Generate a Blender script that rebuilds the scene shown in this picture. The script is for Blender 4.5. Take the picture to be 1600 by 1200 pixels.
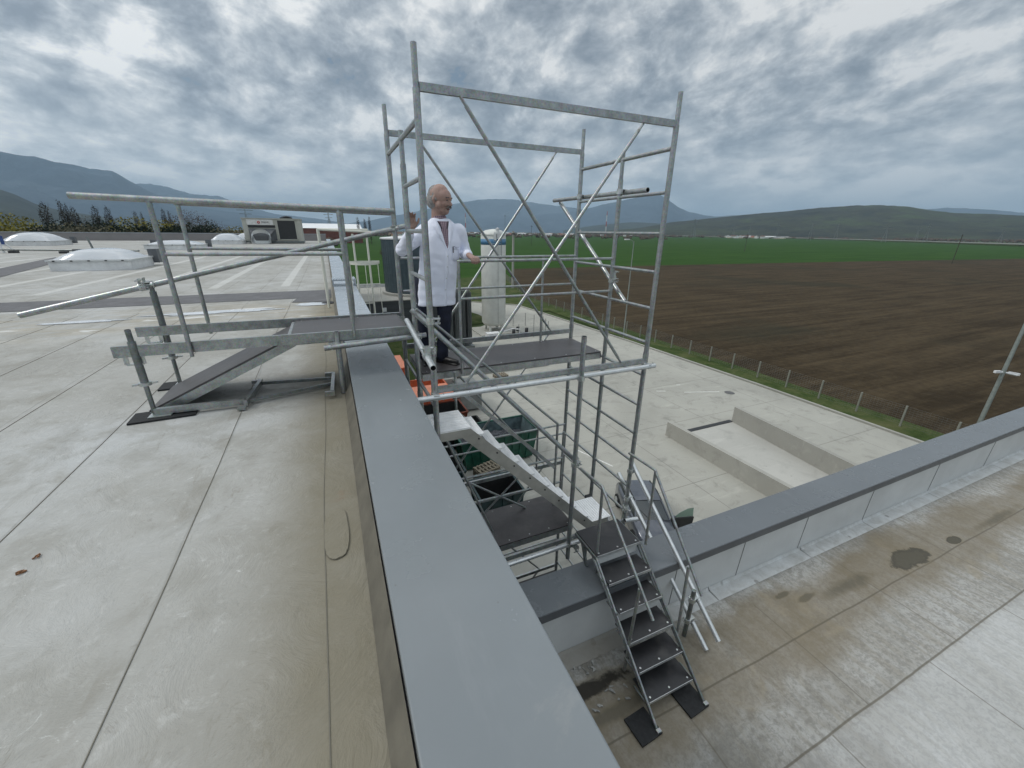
import bpy, bmesh, math, random
from mathutils import Vector, Matrix, noise
R=math.radians; rnd=random.Random(7)
for o in list(bpy.data.objects): bpy.data.objects.remove(o)
S=bpy.context.scene; COL=S.collection
# ------------------------------------------------------------------ camera
pitch,roll,head=R(20.77),R(.641),R(23.738)
f=Vector((math.sin(head)*math.cos(pitch),math.cos(head)*math.cos(pitch),-math.sin(pitch)))
r0=Vector((math.cos(head),-math.sin(head),0)); u0=r0.cross(f)
rt=math.cos(roll)*r0+math.sin(roll)*u0; up=-math.sin(roll)*r0+math.cos(roll)*u0
cd=bpy.data.cameras.new('camera'); cam=bpy.data.objects.new('camera',cd); COL.objects.link(cam)
cam.matrix_world=Matrix(((rt.x,up.x,-f.x,0),(rt.y,up.y,-f.y,0),(rt.z,up.z,-f.z,12.5),(0,0,0,1)))
cd.sensor_width=36; cd.lens=628.25/1600*36; cd.clip_start=.05; cd.clip_end=90000
S.camera=cam
S.view_settings.view_transform='Standard'; S.view_settings.look='None'; S.view_settings.gamma=1
S.view_settings.use_curve_mapping=False
S.view_settings.exposure=0.0
S.render.engine='CYCLES'
S.cycles.volume_bounces=0; S.cycles.max_bounces=6
# ------------------------------------------------------------------ node helper
class NT:
    def __init__(s,tree): s.t=tree; s.t.nodes.clear()
    def n(s,ty,props=None,**ins):
        nd=s.t.nodes.new(ty)
        for k,v in (props or {}).items(): setattr(nd,k,v)
        for k,v in ins.items():
            k=k.replace('_',' ') if not k.startswith('i') or not k[1:].isdigit() else int(k[1:])
            sk=nd.inputs[k]
            if isinstance(v,bpy.types.NodeSocket): s.t.links.new(v,sk)
            else:
                if hasattr(sk.default_value,'__len__') and not hasattr(v,'__len__'): v=[v]*len(sk.default_value)
                if hasattr(v,'__len__') and len(sk.default_value)==4 and len(v)==3: v=(*v,1)
                sk.default_value=v
        return nd
    def m(s,op,a,b=0,c=0,clamp=False): return s.n('ShaderNodeMath',{'operation':op,'use_clamp':clamp},i0=a,i1=b,i2=c).outputs[0]
    def vm(s,op,a,b=(0,0,0)): return s.n('ShaderNodeVectorMath',{'operation':op},i0=a,i1=b).outputs[0]
    def noise(s,vec,scale=5,detail=4,rough=.5,dist=0,out=0):
        nd=s.n('ShaderNodeTexNoise',None,Vector=vec,Scale=scale,Detail=detail,Roughness=rough,Distortion=dist); return nd.outputs[out]
    def ramp(s,fac,stops,interp='LINEAR'):
        nd=s.n('ShaderNodeValToRGB',None,Fac=fac); cr=nd.color_ramp; cr.interpolation=interp
        while len(cr.elements)<len(stops): cr.elements.new(.5)
        for e,(p,c) in zip(cr.elements,stops):
            e.position=p; c=c if hasattr(c,'__len__') else (c,c,c); e.color=(*c[:3],1)
        return nd.outputs[0]
    def mix(s,fac,a,b,blend='MIX'):
        nd=s.n('ShaderNodeMix',{'data_type':'RGBA','blend_type':blend}); 
        for k,v in ((0,fac),(6,a),(7,b)):
            if isinstance(v,bpy.types.NodeSocket): s.t.links.new(v,nd.inputs[k])
            else: nd.inputs[k].default_value=v if k==0 else ((*v,1) if len(v)==3 else v)
        return nd.outputs[2]
    def step(s,x,lo,hi): return s.n('ShaderNodeMapRange',{'interpolation_type':'SMOOTHSTEP'},Value=x,From_Min=lo,From_Max=hi).outputs[0]
# ------------------------------------------------------------------ sky
W=bpy.data.worlds.new('World'); S.world=W; W.use_nodes=True
t=NT(W.node_tree)
tc=t.n('ShaderNodeTexCoord').outputs['Generated']
nrm=t.vm('NORMALIZE',tc)
sp=t.n('ShaderNodeSeparateXYZ',None,Vector=nrm).outputs
zz=t.m('MAXIMUM',sp[2],0.0)
den=t.m('ADD',zz,.42)
px=t.m('DIVIDE',sp[0],den); py=t.m('DIVIDE',sp[1],den)
P=t.n('ShaderNodeCombineXYZ',None,X=px,Y=py,Z=t.m('MULTIPLY',zz,1.5)).outputs[0]
Pr=t.n('ShaderNodeMapping',None,Vector=P,Rotation=(0,0,R(-28)),Scale=(2.3,1.9,1)).outputs[0]
warp=t.noise(Pr,1.6,3,.5,0,1)
Pw=t.vm('ADD',Pr,t.n('ShaderNodeVectorMath',{'operation':'SCALE'},i0=t.vm('SUBTRACT',warp,(.5,.5,.5)),Scale=.22).outputs[0])
def billow(v,sc,det,ro):
    a=t.noise(v,sc,det,ro); return t.m('SUBTRACT',1,t.m('MULTIPLY',t.m('ABSOLUTE',t.m('SUBTRACT',a,.5)),3.2))
n1=t.noise(Pw,3.0,14,.60,.0); n2=t.noise(Pw,.6,3,.5); n3=billow(Pw,3.2,7,.58); n5=billow(Pw,7.5,5,.55)
Q=t.n('ShaderNodeMapping',None,Vector=nrm,Scale=(1,1,2.6)).outputs[0]
n4=t.noise(Q,8,12,.62,.1); n6=billow(Q,13,6,.6)
hz=t.step(sp[2],.03,.24)
cl=t.m('ADD',t.m('MULTIPLY',n1,.72),t.m('ADD',t.m('MULTIPLY',n2,.235),t.m('ADD',t.m('MULTIPLY',n3,.060),t.m('MULTIPLY',n5,.024))))
clh=t.m('ADD',t.m('ADD',t.m('MULTIPLY',n4,.72),t.m('MULTIPLY',n2,.20)),t.m('ADD',t.m('MULTIPLY',n6,.05),.108))
cmix=t.m('ADD',t.m('MULTIPLY',cl,hz),t.m('MULTIPLY',clh,t.m('SUBTRACT',1,hz)))
cc=t.ramp(cmix,[(.44,(.27,.31,.36)),(.495,(.385,.43,.48)),(.54,(.53,.575,.615)),(.585,(.74,.775,.80)),(.645,(1.10,1.10,1.08))])
hw=t.m('MULTIPLY',t.step(sp[2],.13,.0),.55); cc=t.mix(hw,cc,(.80,.85,.88))
# the east (right) is heavier, the north-west brighter
ed=t.n('ShaderNodeVectorMath',{'operation':'DOT_PRODUCT'},i0=nrm,i1=(.94,.34,0)).outputs['Value']
dk=t.n('ShaderNodeMapRange',None,Value=ed,From_Min=-.3,From_Max=1.0,To_Min=1.15,To_Max=.80).outputs[0]
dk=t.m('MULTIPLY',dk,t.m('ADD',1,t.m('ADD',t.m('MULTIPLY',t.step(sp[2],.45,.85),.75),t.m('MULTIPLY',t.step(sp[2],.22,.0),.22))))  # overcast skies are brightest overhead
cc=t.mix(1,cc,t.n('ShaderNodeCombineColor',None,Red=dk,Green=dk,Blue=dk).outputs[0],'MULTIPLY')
sky=t.n('ShaderNodeTexSky',{'sky_type':'NISHITA','sun_disc':False,'sun_elevation':R(48),'sun_rotation':R(-75),'air_density':1.2,'dust_density':2})
skyb=t.n('ShaderNodeBackground',None,Color=sky.outputs[0],Strength=.07)
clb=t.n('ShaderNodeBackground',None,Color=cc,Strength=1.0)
gap=t.m('MULTIPLY',t.step(cmix,.43,.40),.8)
cov=t.m('SUBTRACT',.93,gap)
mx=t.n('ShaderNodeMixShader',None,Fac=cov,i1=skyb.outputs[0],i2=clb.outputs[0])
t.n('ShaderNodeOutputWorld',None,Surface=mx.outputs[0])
# ------------------------------------------------------------------ sun (veiled)
sl=bpy.data.lights.new('sun','SUN'); sl.energy=1.5; sl.angle=R(20); sl.color=(1,.97,.92)
so=bpy.data.objects.new('sun',sl); COL.objects.link(so)
az=R(-75); el=R(48)
sd=Vector((math.sin(az)*math.cos(el),math.cos(az)*math.cos(el),math.sin(el)))
so.rotation_euler=sd.to_track_quat('Z','Y').to_euler(); so.location=(0,0,60)
# ------------------------------------------------------------------ materials
def mat(name): 
    m=bpy.data.materials.new(name); m.use_nodes=True; return m,NT(m.node_tree)
def fin(t,bsdf): t.n('ShaderNodeOutputMaterial',None,Surface=bsdf)
def coord(t,scale=None):
    g=t.n('ShaderNodeNewGeometry').outputs['Position']
    return t.n('ShaderNodeMapping',None,Vector=g,Scale=scale).outputs[0] if scale else g
def simple(name,col,rough=.6,metal=0,var=.12,vs=6,bump=0,bs=20,spec=.5,col2=None,detail=5,scale=None):
    m,t=mat(name); c=coord(t,scale)
    n=t.noise(c,vs,detail,.6)
    a=[max(0,x*(1-var)) for x in col]; b=col2 or [min(1,x*(1+var)) for x in col]
    cr=t.ramp(n,[(.35,a),(.65,b)])
    rr=t.m('ADD',t.m('MULTIPLY',t.noise(c,vs*1.7,3),.2),rough-.1)
    kw={}
    if bump: kw['Normal']=t.n('ShaderNodeBump',None,Strength=1,Distance=bump,Height=t.noise(c,bs,5,.6)).outputs[0]
    b_=t.n('ShaderNodeBsdfPrincipled',None,Base_Color=cr,Roughness=rr,Metallic=metal,Specular_IOR_Level=spec,**kw)
    fin(t,b_.outputs[0]); return m
def galv(name,c1,c2,rough,ov=.10,str_=.3):
    m,t=mat(name); c=coord(t); 
    n=t.noise(c,14,5,.65); v=t.n('ShaderNodeTexVoronoi',None,Vector=c,Scale=130).outputs['Color']
    s=t.noise(coord(t,(90,90,6)),1,3)
    cr=t.ramp(n,[(.3,c1),(.7,c2)]); cr=t.mix(ov,cr,v,'OVERLAY'); cr=t.mix(t.m('MULTIPLY',t.step(s,.55,.75),str_),cr,(.22,.23,.23))
    rg=t.m('ADD',t.m('MULTIPLY',n,.3),rough-.15)
    b=t.n('ShaderNodeBsdfPrincipled',None,Base_Color=cr,Roughness=rg,Metallic=.78,Normal=t.n('ShaderNodeBump',None,Strength=.4,Distance=.0008,Height=n).outputs[0])
    fin(t,b.outputs[0]); return m
M={}
M['galv']=galv('weathered galvanised steel',(.25,.265,.26),(.44,.46,.455),.34,.16)
M['galvd']=galv('dull galvanised steel',(.15,.165,.16),(.27,.29,.285),.42,.16)
M['galvb']=galv('bright new galvanised tube',(.56,.58,.58),(.72,.74,.74),.33,.03,.08)
M['zinc']=galv('zinc plated coupler',(.38,.40,.39),(.66,.68,.66),.3)
M['alu']=simple('mill aluminium',(.92,.93,.93),.42,.35,.05,9)
M['bore']=simple('dark tube bore',(.03,.03,.03),.8)  # near-black colour paints the shade inside open tube ends
M['black']=simple('black rubber pad',(.012,.013,.014),.75,0,.3,30,.002,60)
M['dark']=simple('black metal',(.02,.021,.023),.5)
def board(name,c,rough):
    m,t=mat(name); p=coord(t); n=t.noise(p,7,6,.65); fine=t.noise(coord(t,(260,260,260)),1,2)
    cr=t.ramp(n,[(.3,[x*.75 for x in c]),(.7,[x*1.3 for x in c])])
    dust=t.m('MULTIPLY',t.step(t.noise(p,3.1,5,.6,.4),.5,.75),.22); cr=t.mix(dust,cr,(.19,.18,.165))
    sc=t.step(t.noise(coord(t,(60,8,20)),1,4,.7),.68,.76); cr=t.mix(t.m('MULTIPLY',sc,.25),cr,(.25,.24,.23))
    b=t.n('ShaderNodeBsdfPrincipled',None,Base_Color=cr,Roughness=t.m('ADD',t.m('MULTIPLY',n,.25),rough-.12),Normal=t.n('ShaderNodeBump',None,Strength=.35,Distance=.001,Height=fine).outputs[0])
    fin(t,b.outputs[0]); return m
M['board']=board('phenolic deck board',(.062,.057,.058),.42)
M['tread']=board('black phenolic tread',(.022,.022,.024),.4)
def coping(name,c):
    m,t=mat(name); p=coord(t); n=t.noise(p,1.1,5,.6)
    cr=t.ramp(n,[(.3,[x*.93 for x in c]),(.7,[x*1.07 for x in c])])
    sm=t.step(t.noise(p,2.7,7,.72,.6),.60,.72); cr=t.mix(t.m('MULTIPLY',sm,.16),cr,(.36,.35,.32))
    p2=coord(t,(1,1,0)); sp=t.step(t.n('ShaderNodeTexVoronoi',None,Vector=p2,Scale=2.6).outputs['Distance'],.028,.012)
    sp2=t.step(t.n('ShaderNodeTexVoronoi',None,Vector=p2,Scale=13).outputs['Distance'],.07,.03)
    sp2=t.m('MULTIPLY',sp2,t.step(t.noise(p,2,3),.55,.62))
    sm2=t.step(t.noise(coord(t,(1,.25,1)),3.3,6,.7,.3),.58,.72); cr=t.mix(t.m('MULTIPLY',sm2,.10),cr,(.33,.34,.35)); cr=t.mix(t.m('MULTIPLY',sp,.6),cr,(.07,.065,.055)); cr=t.mix(t.m('MULTIPLY',sp2,.5),cr,(.10,.09,.08))
    b=t.n('ShaderNodeBsdfPrincipled',None,Base_Color=cr,Roughness=t.m('ADD',t.m('MULTIPLY',t.noise(p,4,5,.6),.14),.19),Normal=t.n('ShaderNodeBump',None,Strength=.25,Distance=.004,Height=t.noise(p,1.3,2)).outputs[0])
    fin(t,b.outputs[0]); return m
M['coping']=coping('grey coated coping sheet',(.182,.202,.212))
M['copinglt']=coping('pale coated coping sheet',(.34,.375,.41))
M['fascia']=simple('grey coping fascia',(.10,.107,.115),.45,0,.1,3)
M['parwall']=simple('pale grey parapet membrane',(.56,.575,.57),.55,0,.08,1.4,.002,8)
M['whitemem']=simple('white roof membrane',(.66,.67,.67),.6,0,.12,3)
M['felt']=simple('grey mineral felt',(.125,.125,.13),.9,0,.15,5,.002,80)
# left roof membrane: 0.82 m sheets running away from the camera
def roofmat():
    m,t=mat('stained roof membrane'); p=coord(t); s=t.n('ShaderNodeSeparateXYZ',None,Vector=p).outputs; X,Y=s[0],s[1]
    big=t.noise(p,.45,6,.6,.3); med=t.noise(p,2.3,8,.66,.5); fine=t.noise(p,17,6,.7)
    c=t.ramp(big,[(.3,(.30,.292,.262)),(.5,(.375,.372,.348)),(.7,(.45,.458,.45))])
    c=t.mix(t.m('MULTIPLY',t.step(med,.42,.66),.6),c,(.27,.262,.23))
    c=t.mix(t.m('MULTIPLY',t.step(t.noise(coord(t,(1,.45,1)),1.1,9,.74,1.1),.50,.60),.30),c,(.225,.217,.19))
    c=t.mix(t.m('MULTIPLY',t.step(t.noise(p,5.2,10,.82,1.6),.60,.68),.6),c,(.68,.69,.67)); c=t.mix(t.m('MULTIPLY',t.step(t.noise(coord(t,(1,.3,1)),7,9,.8,.9),.57,.66),.4),c,(.215,.20,.16))
    c=t.mix(t.m('MULTIPLY',t.step(t.noise(p,38,5,.7,.6),.60,.72),.35),c,(.17,.16,.135))
    c=t.mix(t.m('MULTIPLY',t.step(fine,.52,.75),.3),c,(.60,.60,.58))
    c=t.mix(t.m('MULTIPLY',t.step(t.noise(p,9,7,.75,.8),.60,.68),.35),c,(.21,.195,.165))
    xx=t.m('ADD',X,t.m('MULTIPLY',t.m('SUBTRACT',t.noise(p,.9,3),.5),.05))
    k=t.m('DIVIDE',t.m('ADD',xx,.83),.81); fr=t.m('FRACT',k); idn=t.m('FLOOR',k)
    d=t.m('ABSOLUTE',t.m('SUBTRACT',t.m('FRACT',t.m('ADD',k,.5)),.5))
    line=t.step(d,.0075,.003)
    band=t.m('MULTIPLY',t.step(fr,.90,.915),t.step(med,.45,.7))
    near=t.step(Y,16,9)
    c=t.mix(t.m('MULTIPLY',band,.4),c,(.24,.225,.19))
    c=t.mix(t.m('MULTIPLY',line,t.m('MULTIPLY',t.step(Y,8.6,9.2),.45)),c,(.09,.08,.065))
    # white lap stripes on the far part, every third sheet
    st=t.m('FRACT',t.m('DIVIDE',t.m('ADD',X,.35),1.62)); stl=t.m('MULTIPLY',t.step(t.m('ABSOLUTE',t.m('SUBTRACT',st,.5)),.075,.055),t.step(Y,12.2,12.6))
    stl=t.m('MULTIPLY',stl,t.step(Y,34,26))
    c=t.mix(t.m('MULTIPLY',stl,.55),c,(.60,.60,.57))
    # cross laps, offset sheet by sheet
    off=t.m('MULTIPLY',t.m('FRACT',t.m('MULTIPLY',t.m('SINE',t.m('MULTIPLY',idn,12.9898)),43.5)),6.5)
    ky=t.m('FRACT',t.m('DIVIDE',t.m('ADD',Y,off),6.5)); ly=t.step(t.m('ABSOLUTE',t.m('SUBTRACT',ky,.5)),.0022,.001)
    c=t.mix(t.m('MULTIPLY',t.m('MULTIPLY',ly,t.step(Y,7,9)),.5),c,(.13,.12,.10))
    # dirt and ponding stains beside the coping and in the valley
    e=t.m('MULTIPLY',t.step(X,-.62,-.16),t.step(X,.4,.1)); e=t.m('MULTIPLY',e,t.m('ADD',.62,t.m('MULTIPLY',t.noise(p,2.1,6,.7,.5),.7)),0,True)
    e=t.m('MULTIPLY',e,t.step(Y,14,9))
    c=t.mix(t.m('MULTIPLY',e,.9),c,(.185,.165,.115))
    ru=t.m('MULTIPLY',t.step(t.noise(p,3.7,4,.6,.3),.62,.70),t.step(X,-.2,-.05)); c=t.mix(t.m('MULTIPLY',ru,.55),c,(.20,.11,.055))
    vy=t.m('MULTIPLY',t.step(Y,6.6,8),t.step(Y,10,9)); vn=t.noise(coord(t,(.5,2.2,1)),1.4,5,.6,.4)
    c=t.mix(t.m('MULTIPLY',t.m('MULTIPLY',vy,t.step(vn,.40,.62)),.55),c,(.34,.29,.20))
    c=t.mix(t.m('MULTIPLY',t.m('MULTIPLY',vy,t.step(vn,.60,.64)),.8),c,(.66,.67,.66))
    h=t.m('ADD',t.m('MULTIPLY',t.noise(p,3.2,7,.66,1.2),1.1),t.m('ADD',t.m('MULTIPLY',fine,.12),t.m('MULTIPLY',t.step(fr,.02,.0),.25)))
    b=t.n('ShaderNodeBsdfPrincipled',None,Base_Color=c,Roughness=t.m('ADD',.5,t.m('MULTIPLY',med,.25)),Specular_IOR_Level=.35,Normal=t.n('ShaderNodeBump',None,Strength=.5,Distance=.035,Height=h).outputs[0])
    fin(t,b.outputs[0]); return m
M['roof']=roofmat()
def roof2():
    m,t=mat('mossy lower roof membrane'); p=coord(t); s=t.n('ShaderNodeSeparateXYZ',None,Vector=p).outputs; X,Y=s[0],s[1]
    big=t.noise(p,.7,6,.62,.5); med=t.noise(p,3.1,9,.72,.6); fine=t.noise(p,24,6,.75,.4)
    c=t.ramp(big,[(.3,(.30,.295,.27)),(.5,(.38,.375,.35)),(.7,(.46,.465,.45))])
    streak=t.noise(coord(t,(7,.8,1)),1.6,7,.68,.5)
    c=t.mix(t.m('MULTIPLY',t.step(streak,.42,.62),.55),c,(.25,.228,.18))
    c=t.mix(t.m('MULTIPLY',t.step(fine,.44,.60),.5),c,(.15,.145,.13)); c=t.mix(t.m('MULTIPLY',t.m('MULTIPLY',t.step(t.noise(p,1.9,7,.7,.8),.44,.60),t.step(X,5.5,2.0)),.55),c,(.155,.145,.12))
    c=t.mix(t.m('MULTIPLY',t.step(med,.56,.70),.45),c,(.55,.56,.55))
    w=t.m('ADD',Y,t.m('MULTIPLY',t.m('SUBTRACT',t.noise(p,.8,5,.6,.5),.5),.9))
    v=t.m('MULTIPLY',t.step(w,1.15,1.45),t.step(w,2.12,1.9)); 
    c=t.mix(t.m('MULTIPLY',v,t.m('ADD',.22,t.m('MULTIPLY',t.noise(p,1.7,6,.65,.4),.95))),c,(.172,.140,.088))
    oc=t.m('MULTIPLY',t.step(t.noise(p,.9,5,.62,1.0),.58,.66),t.step(Y,.8,1.1)); c=t.mix(t.m('MULTIPLY',oc,.32),c,(.30,.255,.175))
    c=t.mix(t.m('MULTIPLY',t.m('MULTIPLY',t.step(Y,.9,.78),t.step(X,1.8,4.2)),t.m('ADD',.05,t.m('MULTIPLY',big,.55))),c,(.62,.64,.645))
    wob=t.m('MULTIPLY',t.m('SUBTRACT',t.noise(p,1.3,3),.5),.03)
    for y0 in (.85,1.52,-.9): 
        d=t.m('ABSOLUTE',t.m('SUBTRACT',t.m('ADD',Y,wob),y0)); c=t.mix(t.m('MULTIPLY',t.step(d,.012,.004),.75),c,(.10,.085,.06))
    kx=t.m('FRACT',t.m('DIVIDE',t.m('ADD',t.m('ADD',X,wob),t.m('MULTIPLY',t.step(Y,.86,.84),.55)),1.55)); d=t.m('ABSOLUTE',t.m('SUBTRACT',kx,.5))
    c=t.mix(t.m('MULTIPLY',t.m('MULTIPLY',t.step(d,.007,.002),t.step(Y,2.0,1.95)),.6),c,(.12,.105,.08))
    pud=0
    wn=t.m('SUBTRACT',t.noise(p,3.2,7,.66,.6),.5); w2=t.m('SUBTRACT',t.noise(p,14,5,.7),.5)
    for cx,cy,rx,ry,k1,hard in ((6.35,1.67,.33,.12,1.2,.16),(7.35,1.60,.13,.055,.5,.12),(4.52,1.80,.15,.035,1.3,.25),(4.3,1.93,.10,.03,1.3,.25),(5.1,1.72,.35,.07,1.8,.6),(1.25,1.95,.85,.085,.9,.18),(1.6,1.70,.5,.05,2.0,.5),(8.6,1.58,.6,.05,1.6,.6)):
        dx=t.m('DIVIDE',t.m('SUBTRACT',X,cx),rx); dy=t.m('DIVIDE',t.m('SUBTRACT',Y,cy),ry)
        dd=t.m('SQRT',t.m('ADD',t.m('MULTIPLY',dx,dx),t.m('MULTIPLY',dy,dy))); dd=t.m('ADD',dd,t.m('ADD',t.m('MULTIPLY',wn,k1*1.6),t.m('MULTIPLY',w2,.5)))
        mk=t.step(dd,1+hard,1-hard); ring=t.m('MULTIPLY',t.step(dd,1.6,1.0),.45)
        c=t.mix(ring,c,(.20,.165,.105)); dark=(.016,.014,.010) if cx==1.25 else (.075,.068,.048)
        c=t.mix(t.m('MULTIPLY',mk,.93 if hard<.2 else .6),c,dark)
        if hard<.17 and cx>2: c=t.mix(t.m('MULTIPLY',t.m('MULTIPLY',t.step(dd,1+hard,1.0),t.step(dd,.75,.95)),.5),c,(.03,.027,.02)); pud=t.m('MAXIMUM',pud,mk)
    h=t.m('ADD',t.m('MULTIPLY',t.noise(p,4,6,.7,1.0),.7),t.m('MULTIPLY',fine,.3))
    rg=t.m('SUBTRACT',.62,t.m('MULTIPLY',v,.12))
    b=t.n('ShaderNodeBsdfPrincipled',None,Base_Color=c,Roughness=rg,Specular_IOR_Level=.35,Normal=t.n('ShaderNodeBump',None,Strength=.55,Distance=.018,Height=h).outputs[0])
    fin(t,b.outputs[0]); return m
M['roof2']=roof2()
def concrete(name,c,slab=None,stain=.72):
    m,t=mat(name); p=coord(t); s=t.n('ShaderNodeSeparateXYZ',None,Vector=p).outputs; X,Y=s[0],s[1]
    big=t.noise(p,.12,6,.6,.4); med=t.noise(p,.9,8,.7,.6); fine=t.noise(p,12,5,.7)
    col=t.ramp(big,[(.3,[x*.85 for x in c]),(.7,[x*1.12 for x in c])])
    st=t.noise(coord(t,(.35,1.6,1)),.8,6,.68,.7)
    col=t.mix(t.m('MULTIPLY',t.step(med,.5,.72),stain),col,[x*.62 for x in c]); col=t.mix(t.m('MULTIPLY',t.step(st,.55,.7),stain*.7),col,[min(1,x*1.35) for x in c])
    col=t.mix(t.m('MULTIPLY',t.step(t.noise(p,.55,8,.78,1.4),.66,.70),.8),col,[x*.3 for x in c])
    col=t.mix(t.m('MULTIPLY',t.step(fine,.5,.8),.2),col,[x*.7 for x in c])
    if slab:
        for q,o,w in ((X,slab[0],slab[1]),(Y,slab[2],slab[3])):
            d=t.m('ABSOLUTE',t.m('SUBTRACT',t.m('FRACT',t.m('DIVIDE',t.m('ADD',q,o),w)),.5)); col=t.mix(t.m('MULTIPLY',t.step(d,.022/w*1.6,.008/w),.55),col,[x*.35 for x in c])
    b=t.n('ShaderNodeBsdfPrincipled',None,Base_Color=col,Roughness=.85,Specular_IOR_Level=.25,Normal=t.n('ShaderNodeBump',None,Strength=.4,Distance=.01,Height=fine).outputs[0])
    fin(t,b.outputs[0]); return m
M['yard']=concrete('yard concrete',(.365,.36,.32),(1.2,7,2.2,6))
M['conc']=concrete('cast concrete',(.36,.355,.32),None,.5)
def field(name,stops,sc,fscale,bump,detail=8,patch=None,det2=.35):
    m,t=mat(name); p=coord(t); a=t.noise(coord(t,sc),1,detail,.68,.5); b2=t.noise(p,fscale,8,.7,.3); b3=t.noise(p,fscale*.08,5,.6)
    k=t.m('ADD',t.m('MULTIPLY',a,.6),t.m('ADD',t.m('MULTIPLY',b2,det2),t.m('MULTIPLY',b3,.2)))
    c=t.ramp(k,stops)
    if patch: c=t.mix(t.m('MULTIPLY',t.step(t.noise(p,patch[0],5,.6,.3),.52,.66),patch[2]),c,patch[1])
    b=t.n('ShaderNodeBsdfPrincipled',None,Base_Color=c,Roughness=1,Specular_IOR_Level=.1,Normal=t.n('ShaderNodeBump',None,Strength=.6,Distance=bump,Height=k).outputs[0])
    fin(t,b.outputs[0]); return m
M['plough']=field('ploughed soil',[(.36,(.019,.0135,.007)),(.50,(.036,.0262,.0148)),(.66,(.070,.052,.030))],(.035,.55,1),1.3,.25,8,(.02,(.028,.028,.018),.6))
M['green']=field('young wheat',[(.38,(.014,.040,.004)),(.55,(.021,.060,.006)),(.7,(.034,.078,.010))],(.02,.12,1),.5,.1)
M['verge']=field('rough grass verge',[(.38,(.022,.034,.010)),(.55,(.042,.066,.018)),(.7,(.095,.105,.045))],(.5,.5,1),3.5,.15,8,(.25,(.10,.10,.045),.45))
M['plain']=field('far farmland',[(.35,(.05,.048,.028)),(.5,(.045,.075,.025)),(.7,(.10,.09,.055))],(.0012,.004,1),.002,.1)
M['asph']=simple('asphalt',(.13,.13,.13),.9)
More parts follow.
